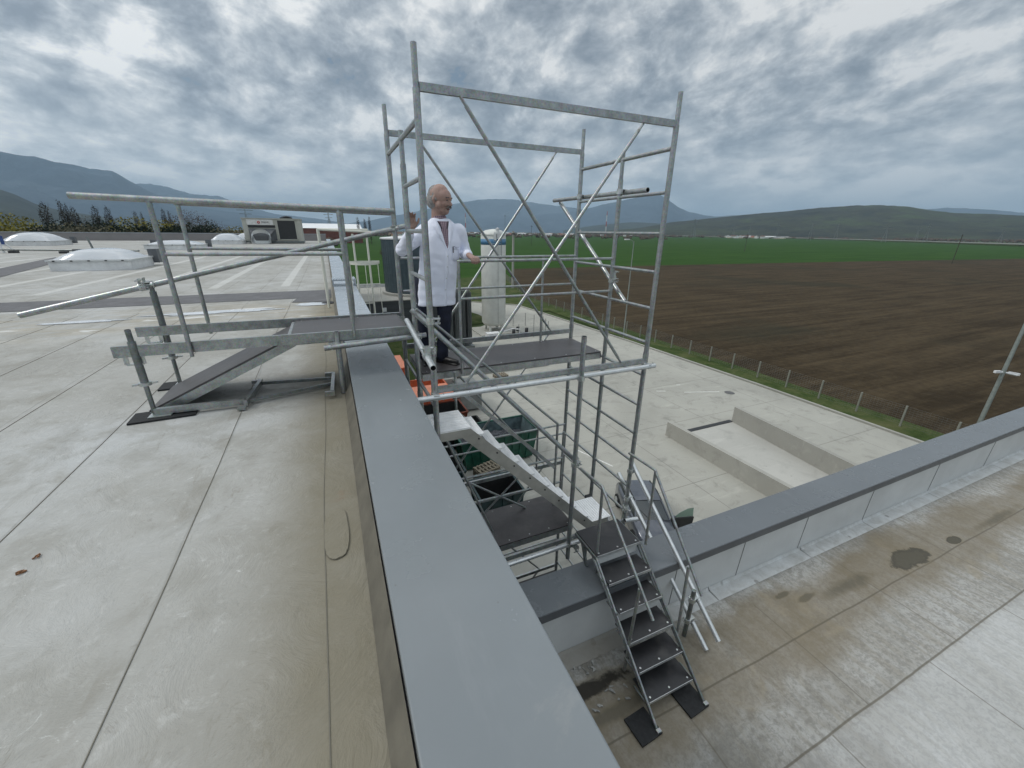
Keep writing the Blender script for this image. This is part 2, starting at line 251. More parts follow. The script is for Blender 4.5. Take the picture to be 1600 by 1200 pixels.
# ------------------------------------------------------------------ mesh builder
class MB:
    def __init__(s): s.v=[]; s.f=[]; s.sm=[]; s.mi=[]
    def add(s,vs,fs,smooth=False,mi=0):
        b=len(s.v); s.v+= [Vector(v) for v in vs]
        for q in fs: s.f.append([b+i for i in q]); s.sm.append(smooth); s.mi.append(mi)
        return s
    def box(s,x0,x1,y0,y1,z0,z1,rot=0,c=None,bev=0,mi=0):
        vs=[(x,y,z) for z in (z0,z1) for x,y in ((x0,y0),(x1,y0),(x1,y1),(x0,y1))]
        if rot:
            c=c or ((x0+x1)/2,(y0+y1)/2); ca,sa=math.cos(rot),math.sin(rot)
            vs=[(c[0]+(x-c[0])*ca-(y-c[1])*sa,c[1]+(x-c[0])*sa+(y-c[1])*ca,z) for x,y,z in vs]
        return s.add(vs,[(0,3,2,1),(4,5,6,7),(0,1,5,4),(1,2,6,5),(2,3,7,6),(3,0,4,7)],mi=mi)
    def frame(s,a,b,up=(0,0,1)):
        a,b=Vector(a),Vector(b); d=(b-a).normalized(); u=Vector(up)
        if abs(d.dot(u))>.98: u=Vector((0,1,0))
        x=d.cross(u).normalized(); y=x.cross(d).normalized(); return a,b,d,x,y
    def bar(s,a,b,w,h,up=(0,0,1),mi=0):
        a,b,d,x,y=s.frame(a,b,up); vs=[p+x*i*w/2+y*j*h/2 for p in (a,b) for i,j in ((-1,-1),(1,-1),(1,1),(-1,1))]
        return s.add(vs,[(0,1,2,3),(7,6,5,4),(0,4,5,1),(1,5,6,2),(2,6,7,3),(3,7,4,0)],mi=mi)
    def tube(s,a,b,r,n=12,r2=None,hollow=False,mi=0):
        r2=r if r2 is None else r2; a,b,d,x,y=s.frame(a,b)
        def ring(p,q): return [p+x*math.cos(2*math.pi*i/n)*q+y*math.sin(2*math.pi*i/n)*q for i in range(n)]
        s.add(ring(a,r)+ring(b,r2),[(i,(i+1)%n,n+(i+1)%n,n+i) for i in range(n)],True,mi)
        for p,q,e in ((a,r,1),(b,r2,-1)):
            if hollow:
                i_=ring(p,q*.84); dp=ring(p+d*e*.06,q*.84); o=ring(p,q)
                fs=[(i,(i+1)%n,n+(i+1)%n,n+i) for i in range(n)]
                if e==-1: pass
                s.add(o+i_,fs,False,mi); s.add(i_+dp,fs,True,mi+1); s.add(dp,[list(range(n))],False,mi+1)
            else: s.add(ring(p,q),[list(range(n)) if e==-1 else list(range(n))[::-1]],False,mi)
        return s
    def path(s,pts,r,n=10,mi=0):
        for a,b in zip(pts,pts[1:]): s.tube(a,b,r,n,mi=mi)
        for p in pts[1:-1]: s.ball(p,r,n,6,mi=mi)
        return s
    def ball(s,c,r,n=12,m=8,mi=0,sc=(1,1,1)):
        c=Vector(c); vs=[]; fs=[]
        for j in range(m+1):
            th=math.pi*j/m
            for i in range(n):
                ph=2*math.pi*i/n; vs.append(c+Vector((math.sin(th)*math.cos(ph)*r*sc[0],math.sin(th)*math.sin(ph)*r*sc[1],math.cos(th)*r*sc[2])))
        for j in range(m):
            for i in range(n): fs.append((j*n+i,(j+1)*n+i,(j+1)*n+(i+1)%n,j*n+(i+1)%n))
        return s.add(vs,fs,True,mi)
    def lathe(s,c,prof,n=32,mi=0,smooth=True):
        vs=[];fs=[]
        for r,z in prof:
            for i in range(n): a=2*math.pi*i/n; vs.append((c[0]+r*math.cos(a),c[1]+r*math.sin(a),z))
        for j in range(len(prof)-1):
            for i in range(n): fs.append((j*n+i,j*n+(i+1)%n,(j+1)*n+(i+1)%n,(j+1)*n+i))
        return s.add(vs,fs,smooth,mi)
    def prism(s,pts,z0,z1,mi=0):
        n=len(pts); vs=[(x,y,z) for z in (z0,z1) for x,y in pts]
        return s.add(vs,[list(range(n))[::-1],[n+i for i in range(n)]]+[(i,(i+1)%n,n+(i+1)%n,n+i) for i in range(n)],mi=mi)
    def loft(s,rings,cap=True,mi=0,smooth=True):
        n=len(rings[0]); vs=[p for r_ in rings for p in r_]
        s.add(vs,[(j*n+i,j*n+(i+1)%n,(j+1)*n+(i+1)%n,(j+1)*n+i) for j in range(len(rings)-1) for i in range(n)],smooth,mi)
        if cap: s.add(rings[0],[list(range(n))[::-1]],smooth,mi); s.add(rings[-1],[list(range(n))],smooth,mi)
        return s
    def build(s,name,mats,parent=None,world=True,fix=True):
        me=bpy.data.meshes.new(name); o=Vector((0,0,0))
        if parent is not None and world:
            q=parent
            while q is not None: o=o+q.location; q=q.parent
        me.from_pydata([v-o for v in s.v],[],s.f)
        if not isinstance(mats,(list,tuple)): mats=[mats]
        for m_ in mats: me.materials.append(m_)
        me.polygons.foreach_set('use_smooth',s.sm); me.polygons.foreach_set('material_index',[min(i,len(mats)-1) for i in s.mi])
        if fix and len(s.f)<60000:
            bm=bmesh.new(); bm.from_mesh(me); bmesh.ops.remove_doubles(bm,verts=bm.verts,dist=1e-5) if fix=='weld' else None
            bmesh.ops.recalc_face_normals(bm,faces=bm.faces); bm.to_mesh(me); bm.free()
        me.update(); ob=bpy.data.objects.new(name,me); COL.objects.link(ob)
        if parent is not None: ob.parent=parent
        return ob
def tag(o,label=None,cat=None,group=None,kind=None):
    for k,v in (('label',label),('category',cat),('group',group),('kind',kind)):
        if v: o[k]=v
    return o
def thing(name,label,cat,loc=(0,0,0),group=None,kind=None):
    o=bpy.data.objects.new(name,None); COL.objects.link(o); o.location=loc; o.empty_display_size=.2
    return tag(o,label,cat,group,kind)
def kids(o): return [c for c in bpy.data.objects if c.parent==o]
def dup(o,loc,rz=0,sc=None,label=None,parent=None):
    c=o.copy(); COL.objects.link(c); c.parent=parent
    if parent is None: c.location=loc; c.rotation_euler=(0,0,rz)
    if sc: c.scale=sc
    if label: c['label']=label
    for ch in TREE.get(o.name,kids(o)): dup(ch,None,parent=c)
    return c
TREE={}
def structure(o): o['kind']='structure'; return o
G,GD,GB,ZN,BR=M['galv'],M['galvd'],M['galvb'],M['zinc'],M['bore']
# ================================================================== GROUND
def sheet(name,pts,z,m):
    mb=MB(); mb.add([(x,y,z) for x,y in pts],[list(range(len(pts)))]); return structure(mb.build(name,m,fix=False))
sheet('ground',[(-12900,-12900),(32900,-12900),(32900,32900),(-12900,32900)],-.12,M['plain'])
sheet('wheat_field',[(-60,63),(-60,900),(120,1500),(560,1500),(1457,1035),(1139,512),(931,262),(800,90),(400,113),(250,127),(116,135.5),(60,136),(44,102),(38,88),(20,95),(-20,72)],-.06,M['green'])
sheet('ploughed_field',[(36,-200),(900,-200),(900,60),(800,90),(400,113),(250,127),(116,135.5),(60,137),(44,102),(36.2,73)],-.03,M['plough'])
sheet('grass_verge',[(33,-200),(36.6,-200),(36.6,75),(44,102),(50,118),(20,110),(5,100),(-20,72),(-20,40),(33,60)],0.0,M['verge'])
yard=sheet('concrete_yard',[(.4,2.6),(.4,34),(8,36),(12.5,46.5),(16,50.5),(21,55),(20.8,61),(19.5,67),(21,75),(30,66.5),(31,56),(32.4,38),(33.2,22),(33.4,8),(33.4,-200),(30,-200),(30,2.6)],.004+.01,M['yard'])
mb=MB(); k=[(21,75.3),(30.2,66.8),(31.2,56),(32.6,38),(33.4,22),(33.55,8),(33.55,-60)]
for (x0,y0),(x1,y1) in zip(k,k[1:]): mb.bar((x0,y0,.06),(x1,y1,.06),.22,.14)
structure(mb.build('kerb',M['conc']))
# embanked country road beyond the fields
mb=MB(); rp=[(560,-900),(760,-200),(931,262),(1139,512),(1457,1035),(1400,1900),(900,3300)]
for (x0,y0),(x1,y1) in zip(rp,rp[1:]):
    mb.bar((x0,y0,1.1),(x1,y1,1.1),30,2.4)
structure(mb.build('road_embankment',M['verge']))
mb=MB()
for (x0,y0),(x1,y1) in zip(rp,rp[1:]): mb.bar((x0,y0,2.9),(x1,y1,2.9),9,1.4)
structure(mb.build('road',simple('pale road edge',(.30,.30,.29),.9)))
# grass islands in the yard
mb=MB(); isl=[(11.8,33.5),(18.6,33.6),(18.9,35.6),(11.8,36.4)]
mb.prism([(x,y) for x,y in isl],.02,.16); structure(mb.build('grass_island',M['verge']))
mb=MB()
for a,b in zip(isl,isl[1:]+isl[:1]): mb.bar((*a,.12),(*b,.12),.2,.2)
structure(mb.build('island_kerb',M['conc']))
mb=MB(); mb.prism([(.6,28),(3.8,31),(6.5,36),(10,43),(11,47),(9,54),(.6,54)],.02,.10); structure(mb.build('lawn',M['verge']))
# ================================================================== MOUNTAINS
def px_ray(x,y): return (f*628.25+rt*(x-800)-up*(y-600))
def ridge(name,prof,D,depth,m,seed,rough,nx=220,ny=46,foot=0.0,back=.6):
    """terrain strip: skyline heights given along a bearing, sloping to the plain towards the viewer"""
    pts=[]
    for x,y in prof:
        d=px_ray(x,y); h=math.hypot(d.x,d.y); pts.append((math.atan2(d.x,d.y),12.5+d.z/h*D))
    vs=[];fs=[]
    a0,a1=pts[0][0],pts[-1][0]
    for i in range(nx):
        a=a0+(a1-a0)*i/(nx-1)
        for (p,hp),(q,hq) in zip(pts,pts[1:]):
            if p<=a<=q+1e-9: H=hp+(hq-hp)*(a-p)/(q-p); break
        for j in range(ny):
            v=j/(ny-1); 
            if v<.75: w=v/.75; dist=D-depth*(1-w); s=w*w*(3-2*w)*.55+w**1.6*.45
            else: w=(v-.75)/.25; dist=D+depth*back*w; s=1-w*.95
            P=Vector((math.sin(a)*dist,math.cos(a)*dist,0))
            q=P/(depth*.35)+Vector((seed,seed*.7,0))
            rg=1-abs(noise.noise(q))*2
            fr=noise.fractal(q*2.2,.9,2.1,6)
            env=math.sin(math.pi*min(1,v/.75))**.7 if v<.75 else 0
            z=H*s+H*rough*env*(rg*.35+fr*.5)+H*rough*.10*noise.fractal(q*7,.8,2.1,4)*min(1,v*3)
            P.z=max(-.3,z if z>0 else 0)-.3*(1-min(1,v*8)); vs.append(P)
    for i in range(nx-1):
        for j in range(ny-1): fs.append((i*ny+j,(i+1)*ny+j,(i+1)*ny+j+1,i*ny+j+1))
    mb=MB(); mb.add(vs,fs,True); return structure(mb.build(name,m,fix=False))
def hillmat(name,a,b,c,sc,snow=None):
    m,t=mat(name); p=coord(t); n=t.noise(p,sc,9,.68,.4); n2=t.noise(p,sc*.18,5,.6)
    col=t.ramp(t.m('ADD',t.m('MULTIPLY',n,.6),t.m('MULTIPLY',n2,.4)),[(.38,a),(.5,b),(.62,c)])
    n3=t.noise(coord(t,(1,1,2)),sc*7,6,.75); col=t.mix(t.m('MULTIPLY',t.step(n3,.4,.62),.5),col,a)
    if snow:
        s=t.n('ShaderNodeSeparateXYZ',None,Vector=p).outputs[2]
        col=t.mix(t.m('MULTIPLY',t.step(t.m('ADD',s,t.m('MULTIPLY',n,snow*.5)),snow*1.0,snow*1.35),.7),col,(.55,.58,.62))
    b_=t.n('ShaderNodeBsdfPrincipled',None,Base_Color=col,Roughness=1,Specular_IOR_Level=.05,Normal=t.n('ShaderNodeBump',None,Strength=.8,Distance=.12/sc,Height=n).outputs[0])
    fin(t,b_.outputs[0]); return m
MH=hillmat('spring woodland hill',(.016,.018,.013),(.045,.046,.026),(.062,.085,.032),.011)
MD=hillmat('dark forest hill',(.022,.026,.020),(.035,.04,.028),(.05,.06,.035),.003)
MM=hillmat('mountain forest tinted haze blue',(.03,.05,.075),(.05,.075,.105),(.08,.105,.13),.0012,1300)  # blue of the distant haze is mixed into the forest colours
ridge('near_hill',[(930,362),(1000,356),(1050,347),(1110,341),(1180,334),(1240,329),(1290,324),(1340,321),(1372,321),(1420,323),(1450,328),(1490,333),(1540,334),(1600,337),(1700,340),(1850,350),(2000,365)],3600,1500,MH,3.1,.16,260,60)
ridge('valley_hill',[(880,360),(930,352),(985,347),(1040,349),(1090,347),(1150,350),(1250,354)],5600,1300,MD,8.4,.15,120)
ridge('left_hill',[(-420,300),(-250,292),(-100,290),(0,296),(25,304),(55,318),(90,328),(130,334),(170,340),(230,346),(330,352)],4200,1800,MD,5.2,.15,140)
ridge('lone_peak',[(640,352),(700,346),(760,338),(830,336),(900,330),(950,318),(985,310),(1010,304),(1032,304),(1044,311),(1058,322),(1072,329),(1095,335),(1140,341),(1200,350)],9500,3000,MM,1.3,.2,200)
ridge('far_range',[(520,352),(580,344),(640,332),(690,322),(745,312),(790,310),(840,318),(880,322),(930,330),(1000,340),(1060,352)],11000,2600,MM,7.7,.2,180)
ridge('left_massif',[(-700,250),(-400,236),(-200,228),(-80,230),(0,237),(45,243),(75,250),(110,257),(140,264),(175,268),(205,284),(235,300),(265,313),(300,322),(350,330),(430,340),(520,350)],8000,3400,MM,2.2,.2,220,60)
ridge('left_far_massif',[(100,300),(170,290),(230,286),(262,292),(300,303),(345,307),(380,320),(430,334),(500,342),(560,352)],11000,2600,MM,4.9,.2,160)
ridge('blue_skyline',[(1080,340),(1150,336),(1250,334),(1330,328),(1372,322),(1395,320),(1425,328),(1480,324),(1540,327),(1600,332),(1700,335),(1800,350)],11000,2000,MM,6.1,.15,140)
# ================================================================== MAIN BUILDING (upper roof)
ZR=11.08; ZC=11.28
bld=thing('factory_building','long industrial hall whose flat membrane roof fills the left, edged by a grey coping','building',(-30,28,0))
MB().box(-62,.44,-14,62.35,0,ZR-.02).build('wall',simple('grey wall cladding',(.26,.27,.28),.5,0,.06,2),bld)
roof=MB().add([(-62,-14,ZR),(.02,-14,ZR),(.02,62,ZR),(-62,62,ZR)],[(0,1,2,3)]).build('roof',M['roof'],bld)
cp=MB().box(.04,.49,-14,5.05,ZC-.09,ZC).build('coping',M['coping'],bld)
bv=cp.modifiers.new('b','BEVEL'); bv.width=.006; bv.segments=2
mb=MB().box(.02,.49,5.055,7.02,ZC-.10,ZC).box(.02,.49,7.028,9.6,ZC-.10,ZC)
for y in range(9,62,3): mb.box(.02,.49,y+.61,y+3.6,ZC-.10,ZC)
MB().box(.05,.46,-14,62,ZR-.01,ZC-.11).build('upstand',M['fascia'],bld)
mb.build('coping',M['copinglt'],bld)
MB().box(-62,.02,62,62.3,ZR-.05,11.88).build('parapet',simple('far parapet cladding',(.22,.21,.21),.6,0,.05,1),bld)
MB().box(-62,.05,61.95,62.36,11.884,11.94).build('coping',M['copinglt'],bld)
# membrane upstand fillet along the coping, seam and patches
mb=MB(); mb.add([(-.03,-14,ZR+.004),(.034,-14,ZR+.11),(.034,62,ZR+.11),(-.03,62,ZR+.004)],[(0,1,2,3)]); mb.build('membrane_fillet',simple('dirty membrane upturn',(.12,.11,.085),.7,0,.2,6,.004,12),roof)
seam=simple('membrane lap edge',(.155,.145,.115),.8)
mb=MB(); y=-13
while y<12:
    x0=-.195+.018*noise.noise(Vector((y*.7,0,0))); x1=-.195+.018*noise.noise(Vector(((y+.25)*.7,0,0)))
    mb.bar((x0,y,ZR+.0015),(x1,y+.25,ZR+.0015),.0035,.003); y+=.25
mb.build('membrane_lap',seam,roof)
for k_,X0 in enumerate((-.835,-1.63,-2.38,-3.2,-4.0,-4.8)):
    mb=MB(); y=-2
    while y<9:
        g_=lambda q_: X0+.03*noise.noise(Vector((q_*.25,k_*3.1,0)))+.006*noise.noise(Vector((q_*2,k_,0)))
        mb.bar((g_(y),y,ZR+.0015),(g_(y+.3),y+.3,ZR+.0015),.0032,.003); y+=.3
    mb.build('membrane_lap',seam,roof)
pe=simple('worn patch edge',(.20,.185,.145),.8)
def patch(name,cx,cy,rx,ry,m,parent,z,n=26,pw=3.2,rot=0,edge=True,jit=.05):
    pts=[]
    for i in range(n):
        a=2*math.pi*i/n; c_,s_=math.cos(a),math.sin(a); k_=(abs(c_)**pw+abs(s_)**pw)**(-1/pw)*(1+jit*noise.noise(Vector((cx+c_*2,cy+s_*2,1))))
        x,y=c_*k_*rx,s_*k_*ry; pts.append((cx+x*math.cos(rot)-y*math.sin(rot),cy+x*math.sin(rot)+y*math.cos(rot)))
    p_=MB().prism(pts,z,z+.006).build(name,m,parent)
    if edge:
        mb=MB()
        for a,b in zip(pts,pts[1:]+pts[:1]): mb.bar((*a,z+.002),(*b,z+.002),.0022,.004)
        mb.build('patch_edge',pe,p_)
patch('membrane_patch',-.145,1.83,.055,.19,M['roof'],roof,ZR+.003)
rust=simple('rust coloured scab',(.22,.105,.045),.8,0,.4,40)
for i in range(9): patch('rust_scab',-1.41+rnd.gauss(0,.014),2.13+(.045 if i%2 else -.04)+rnd.gauss(0,.014),rnd.uniform(.003,.010),rnd.uniform(.003,.007),rust,roof,ZR+.002+i*.0003,9,2,rnd.uniform(0,3),False,1.6)
# grey felt walkway strips
MB().add([(-62,10.25,ZR+.006),(-.3,10.0,ZR+.006),(-.06,9.9,ZR+.006),(-.06,11.3,ZR+.006),(-.3,11.25,ZR+.006),(-62,11.75,ZR+.006)],[(0,1,2,3,4,5)]).build('felt_strip',M['felt'],roof)
MB().add([(-.82,9.45,ZR+.010),(-.1,9.3,ZR+.010),(-.06,11.1,ZR+.010),(-.62,11.2,ZR+.010),(-.72,10.2,ZR+.010)],[(0,1,2,3,4)]).build('felt_strip',M['felt'],roof)
MB().add([(-10.2,18.3,ZR+.008),(-8.2,14.0,ZR+.008),(-10.6,24.3,ZR+.008),(-12.3,27.9,ZR+.008)],[(0,1,2,3)]).build('felt_strip',M['felt'],roof)
wat=simple('pale ponding skin',(.60,.62,.64),.25,0,.1,4)
patch('ponding_mark',-.42,9.1,.28,.18,wat,roof,ZR+.005,20,3,0,False,.3)
patch('ponding_mark',-1.9,8.75,.9,.16,wat,roof,ZR+.005,30,2,0,False,.8)
patch('ponding_mark',-3.7,8.5,.45,.10,wat,roof,ZR+.005,30,2,0,False,.9)
mb=MB(); mb.lathe((-.13,9.15),[(.0,ZR+.012),(.05,ZR+.012),(.09,ZR+.03),(.14,ZR+.008)],18); mb.build('roof_drain',M['dark'],roof)
# skylights
dome=None
def skylight(x,y,w,d,ends=True,h=.36):
    mb=MB(); mb.box(x-w/2,x+w/2,y-d/2,y+d/2,ZR,ZR+.30); k_=mb.build('skylight',M['whitemem'],bld)
    MB().box(x-w/2-.04,x+w/2+.04,y-d/2-.04,y+d/2+.04,ZR+.305,ZR+.36).build('skylight_frame',M['parwall'],k_)
    vs=[];fs=[];n=14
    for i in range(n+1):
        for j in range(n+1):
            u,v=i/n*2-1,j/n*2-1; z=h*(1-abs(u)**2.6)*(1-abs(v)**4)**.5
            vs.append((x+u*w*.47,y+v*d*.47,ZR+.362+z))
    for i in range(n):
        for j in range(n): fs.append((i*(n+1)+j,(i+1)*(n+1)+j,(i+1)*(n+1)+j+1,i*(n+1)+j+1))
    MB().add(vs,fs,True).build('dome',M['dome'],k_)
    for i in range(5):
        xx=x-w*.42+i*w*.21; MB().box(xx-.03,xx+.03,y-d/2-.06,y-d/2-.042,ZR+.31,ZR+.345).build('fixing_clip',M['dark'],k_)
    if ends:
        for sx in (-1,1): MB().box(x+sx*w*.52-.15,x+sx*w*.52+.15,y+d*.50,y+d*.50+.35,ZR+.1,ZR+.62).build('wind_deflector',M['fascia'],k_)
m,t=mat('milky acrylic dome'); b=t.n('ShaderNodeBsdfPrincipled',None,Base_Color=(.70,.73,.76),Roughness=.12,Transmission_Weight=.25,Specular_IOR_Level=.6); fin(t,b.outputs[0]); M['dome']=m
skylight(-7.55,20.1,2.15,2.2,h=.34)
skylight(-21.2,46.4,2.9,3.2,h=.6)
skylight(-8.7,49,2.6,2.6,h=.6)
skylight(-8.2,57.5,2.6,2.6,h=.6)
skylight(-9.6,36.6,3.1,2.0,h=.25)
# gas pipe on sleepers
pp=thing('roof_pipe','thin grey pipe lying on low blocks across the far left roof','pipe',(-14.5,31.3,ZR))
MB().tube((-30,38,ZR+.18),(-9.8,30.4,ZR+.18),.05).build('pipe',M['galvd'],pp)
for x in (-22,-17.6,-16.1,-13.6): 
    y=38-(x+30)*.376; MB().box(x-.18,x+.18,y-.12,y+.12,ZR,ZR+.12).build('support_block',M['dark'],pp)
lt=thing('lifeline_post','small white lifeline post with a blue strap on the far left roof','post',(-16.6,33,ZR))
MB().tube((-16.6,33,ZR),(-16.75,33,ZR+.95),.05).tube((-16.1,33,ZR),(-16.65,33,ZR+.85),.03).build('post',M['whitemem'],lt)
MB().box(-16.55,-16.42,32.93,33.0,ZR+.45,ZR+.9).build('strap',simple('blue strap',(.03,.07,.22)),lt)
lp=thing('vent_rod','thin leaning metal rod standing on the roof behind the nearest skylight','rod',(-12.1,31.4,ZR))
MB().tube((-12.1,31.4,ZR),(-12.25,31.4,ZR+.9),.05).build('rod',M['galvd'],lp)
# rooftop ventilation unit
hv=thing('rooftop_unit','beige rooftop ventilation unit with black intake and shiny duct bend','air handler',(-4.9,50.9,ZR))
hm=simple('beige unit panel',(.42,.42,.37),.5,0,.06,1)
MB().box(-7.45,-2.2,50.2,53.2,ZR+.25,13.42).build('casing',hm,hv)
MB().box(-7.5,-2.15,50.1,53.3,ZR+.08,ZR+.24).build('base_rail',M['galvd'],hv)
MB().box(-7.5,-2.15,50.1,53.3,13.424,13.5).build('roof_panel',hm,hv)
hp=MB().box(-7.05,-4.75,50.12,50.19,12.85,13.36).build('name_panel',simple('white unit panel',(.62,.62,.60),.4),hv)
MB().box(-7.0,-4.6,50.13,50.18,12.6,12.84).build('slot',M['dark'],hv)
MB().box(-4.35,-2.75,50.12,50.18,ZR+.42,13.3).build('intake_screen',M['dark'],hv)
mb=MB()
for a in ((-4.42,-4.35,ZR+.35,13.36),(-2.75,-2.68,ZR+.35,13.36)): mb.box(a[0],a[1],50.08,50.2,a[2],a[3])
mb.box(-4.42,-2.68,50.08,50.19,13.30,13.37); mb.box(-4.42,-2.68,50.08,50.19,ZR+.34,ZR+.42); mb.build('intake_frame',hm,hv)
mb=MB(); mb.add([(-7.0,50.15,12.5),(-4.6,50.15,12.5),(-5.1,49.2,11.9),(-6.6,49.2,11.9),(-7.0,50.15,ZR+.3),(-4.6,50.15,ZR+.3),(-5.2,49.4,ZR+.3),(-6.5,49.4,ZR+.3)],[(0,1,2,3),(3,2,6,7),(0,3,7,4),(1,5,6,2),(4,7,6,5)])
mb.build('duct_hood',M['fascia'],hv)
mb=MB(); n=10; pr_=None
for i in range(n+1):
    a=math.pi/2*i/n; c=Vector((-5.9,49.2-.45*math.sin(a),11.22+.45*math.cos(a)))
    ring=[c+Vector((math.cos(q)*.86,math.sin(q)*.86*math.sin(a),math.sin(q)*.86*math.cos(a))) for q in [2*math.pi*j/16 for j in range(16)]]
    if pr_: mb.loft([pr_,ring],False)
    pr_=ring
mb.loft([pr_,[Vector((p.x,p.y,ZR+.05)) for p in pr_]],False); mb.build('duct_bend',M['galvb'],hv)
mb=MB(); mb.lathe((0,0),[(.06,0),(.13,0),(.13,.02),(.06,.02),(.06,0)],20)
rg=mb.build('emblem',simple('red emblem',(.45,.04,.03)),hp,world=False); rg.location=Vector((-6.0,50.11,13.1))-hv.location; rg.rotation_euler=(R(90),0,0)
def text(s,size,loc,rot,m,parent,name='lettering',ext=.005):
    c=bpy.data.curves.new('t','FONT'); c.body=s; c.size=size; c.extrude=ext; c.align_x='CENTER'; c.align_y='CENTER'
    o=bpy.data.objects.new('t',c); COL.objects.link(o); dg=bpy.context.evaluated_depsgraph_get()
    me=bpy.data.meshes.new_from_object(o.evaluated_get(dg)); bpy.data.objects.remove(o)
    ob=bpy.data.objects.new(name,me); COL.objects.link(ob); me.materials.clear(); me.materials.append(m)
    ob.parent=parent; q=parent; off=Vector((0,0,0))
    while q is not None: off+=q.location; q=q.parent
    ob.location=Vector(loc)-off; ob.rotation_euler=rot; return ob
text('TRANE',.22,(-5.45,50.11,13.1),(R(90),0,0),M['dark'],hp)
ex=thing('exhaust_cap','flat black cap on top of the rooftop unit','vent cap',(-3.8,51.2,13.5)); MB().box(-4.1,-3.0,50.8,51.8,13.5,13.62).lathe((-3.5,51.3),[(.1,13.62),(.5,13.66),(.5,13.70),(0,13.78)],16).build('cap',M['dark'],ex)
# ================================================================== ROOF LADDER WITH CAGE
lc=thing('cage_ladder','cream roof access ladder with safety cage climbing over the coping','ladder',(.6,9.6,0))
cr=simple('cream powder coat',(.62,.62,.54),.4,0,.05,4)
for x in (.52,.80): MB().tube((x,9.6,0.3),(x,9.6,12.42),.022,8).build('stile',cr,lc)
for y0 in (8.6,9.6): MB().tube((-.12,y0,ZR),(-.12,y0,12.5),.022,8).build('handrail_post',cr,lc)
MB().tube((-.12,9.6,12.5),(.84,9.6,12.5),.022,8).tube((-.12,8.6,12.5),(.84,8.6,12.46),.02,8).tube((-.12,8.6,12.5),(-.12,9.6,12.5),.02,8).build('top_rail',cr,lc)
for i in range(38): MB().tube((.52,9.6,.6+i*.28),(.80,9.6,.6+i*.28),.012,6).build('rung',cr,lc)
for z in (11.85,10.6,9.3,8,6.7):
    mb=MB(); p=None
    for i in range(15):
        a=math.pi*i/14; q=(.66-math.cos(a)*.34,9.6-math.sin(a)*.6,z)
        if p: mb.bar(p,q,.008,.05)
        p=q
    mb.bar((.32,9.6,z),(1.0,9.6,z),.008,.05); mb.build('cage_hoop',cr,lc)
for a in (.2,.5,.8): 
    q=(.66-math.cos(math.pi*a)*.34,9.6-math.sin(math.pi*a)*.6); MB().tube((*q,6.7),(*q,11.85),.007,6).build('cage_strip',cr,lc)
mb=MB().box(.0,.51,10.2,10.75,ZC+.12,ZC+.15)
for i in range(9): mb.box(.03+i*.055,.05+i*.055,10.22,10.73,ZC+.15,ZC+.165)
mb.box(.0,.03,10.2,10.75,ZC+.0,ZC+.12); mb.box(.48,.51,10.2,10.75,ZC+.0,ZC+.12); mb.build('step_tread',M['copinglt'],lc)
# ================================================================== LOWER BUILDING (right roof)
Z2=8.60; ZP=9.30
lb=thing('annex_building','lower wing with a stained grey membrane roof behind a grey capped parapet, lower right','building',(14,-6,0))
MB().box(.5,30,-16,2.60,0,Z2-.03).build('wall',simple('annex wall cladding',(.30,.31,.32),.5),lb)
r2=MB().add([(.49,-16,Z2),(30,-16,Z2),(30,2.30,Z2),(.49,2.30,Z2)],[(0,1,2,3)]).build('roof',M['roof2'],lb)
pw=MB().box(.5,30,2.325,2.62,Z2-.02,ZP-.09).build('parapet',M['parwall'],lb)
c2=MB().box(.495,30,2.28,2.68,ZP-.085,ZP).build('coping',coping('darker coated coping sheet',(.142,.157,.168)),lb); bv=c2.modifiers.new('b','BEVEL'); bv.width=.005; bv.segments=2
MB().box(.497,30,2.275,2.279,ZP-.098,ZP-.004).build('coping_fascia',M['fascia'],c2)
mjm=simple('membrane joint',(.25,.255,.25))
for x in (1.15,2.95,4.0,5.15,6.6,8.4,10.3,12.2,14.2,16.2):
    MB().bar((x,2.322,Z2+.03),(x+.03,2.322,ZP-.09),.004,.006).build('membrane_joint',mjm,pw)
mb=MB()
for i,x in enumerate((-.2,2.35,3.55,5.2,6.6,8.4,10.6,13,16,20)):
    x1=(2.35,3.55,5.2,6.6,8.4,10.6,13,16,20,30)[i]; x=max(x,.5)
    mb.add([(x+.006,2.16,Z2+.006),(x1-.006,2.16,Z2+.006),(x1-.006,2.30,Z2+.012),(x+.006,2.30,Z2+.012),(x1-.006,2.322,Z2+.045),(x+.006,2.322,Z2+.045)],[(0,1,2,3),(3,2,4,5)])
def flash():
    m,t=mat('dirty white flashing strip'); p=coord(t); n=t.noise(p,5,7,.7,.6)
    c=t.ramp(n,[(.34,(.40,.40,.38)),(.5,(.50,.51,.50)),(.7,(.60,.62,.62))])
    d=t.step(t.n('ShaderNodeTexVoronoi',None,Vector=coord(t,(1,1,0)),Scale=4.3).outputs['Distance'],.15,.09); c=t.mix(t.m('MULTIPLY',d,.6),c,(.17,.16,.14))
    x=t.n('ShaderNodeSeparateXYZ',None,Vector=p).outputs[0]; c=t.mix(t.m('MULTIPLY',t.step(x,3.4,2.3),.75),c,(.24,.22,.18))
    b=t.n('ShaderNodeBsdfPrincipled',None,Base_Color=c,Roughness=.6); fin(t,b.outputs[0]); return m
mb.build('flashing_strip',flash(),r2)
pal=simple('peeling membrane flakes',(.31,.31,.29),.6,0,.35,20,.01,30)
for i in range(40):
    x,y=rnd.uniform(.7,2.1),rnd.gauss(1.78,.07); 
    if rnd.random()<.35: y=rnd.uniform(2.05,2.16)
    patch('membrane_flake',x,y,rnd.uniform(.008,.026),rnd.uniform(.006,.016),pal,r2,Z2+.004+rnd.random()*.01,9,2,rnd.uniform(0,3),False,1.6)
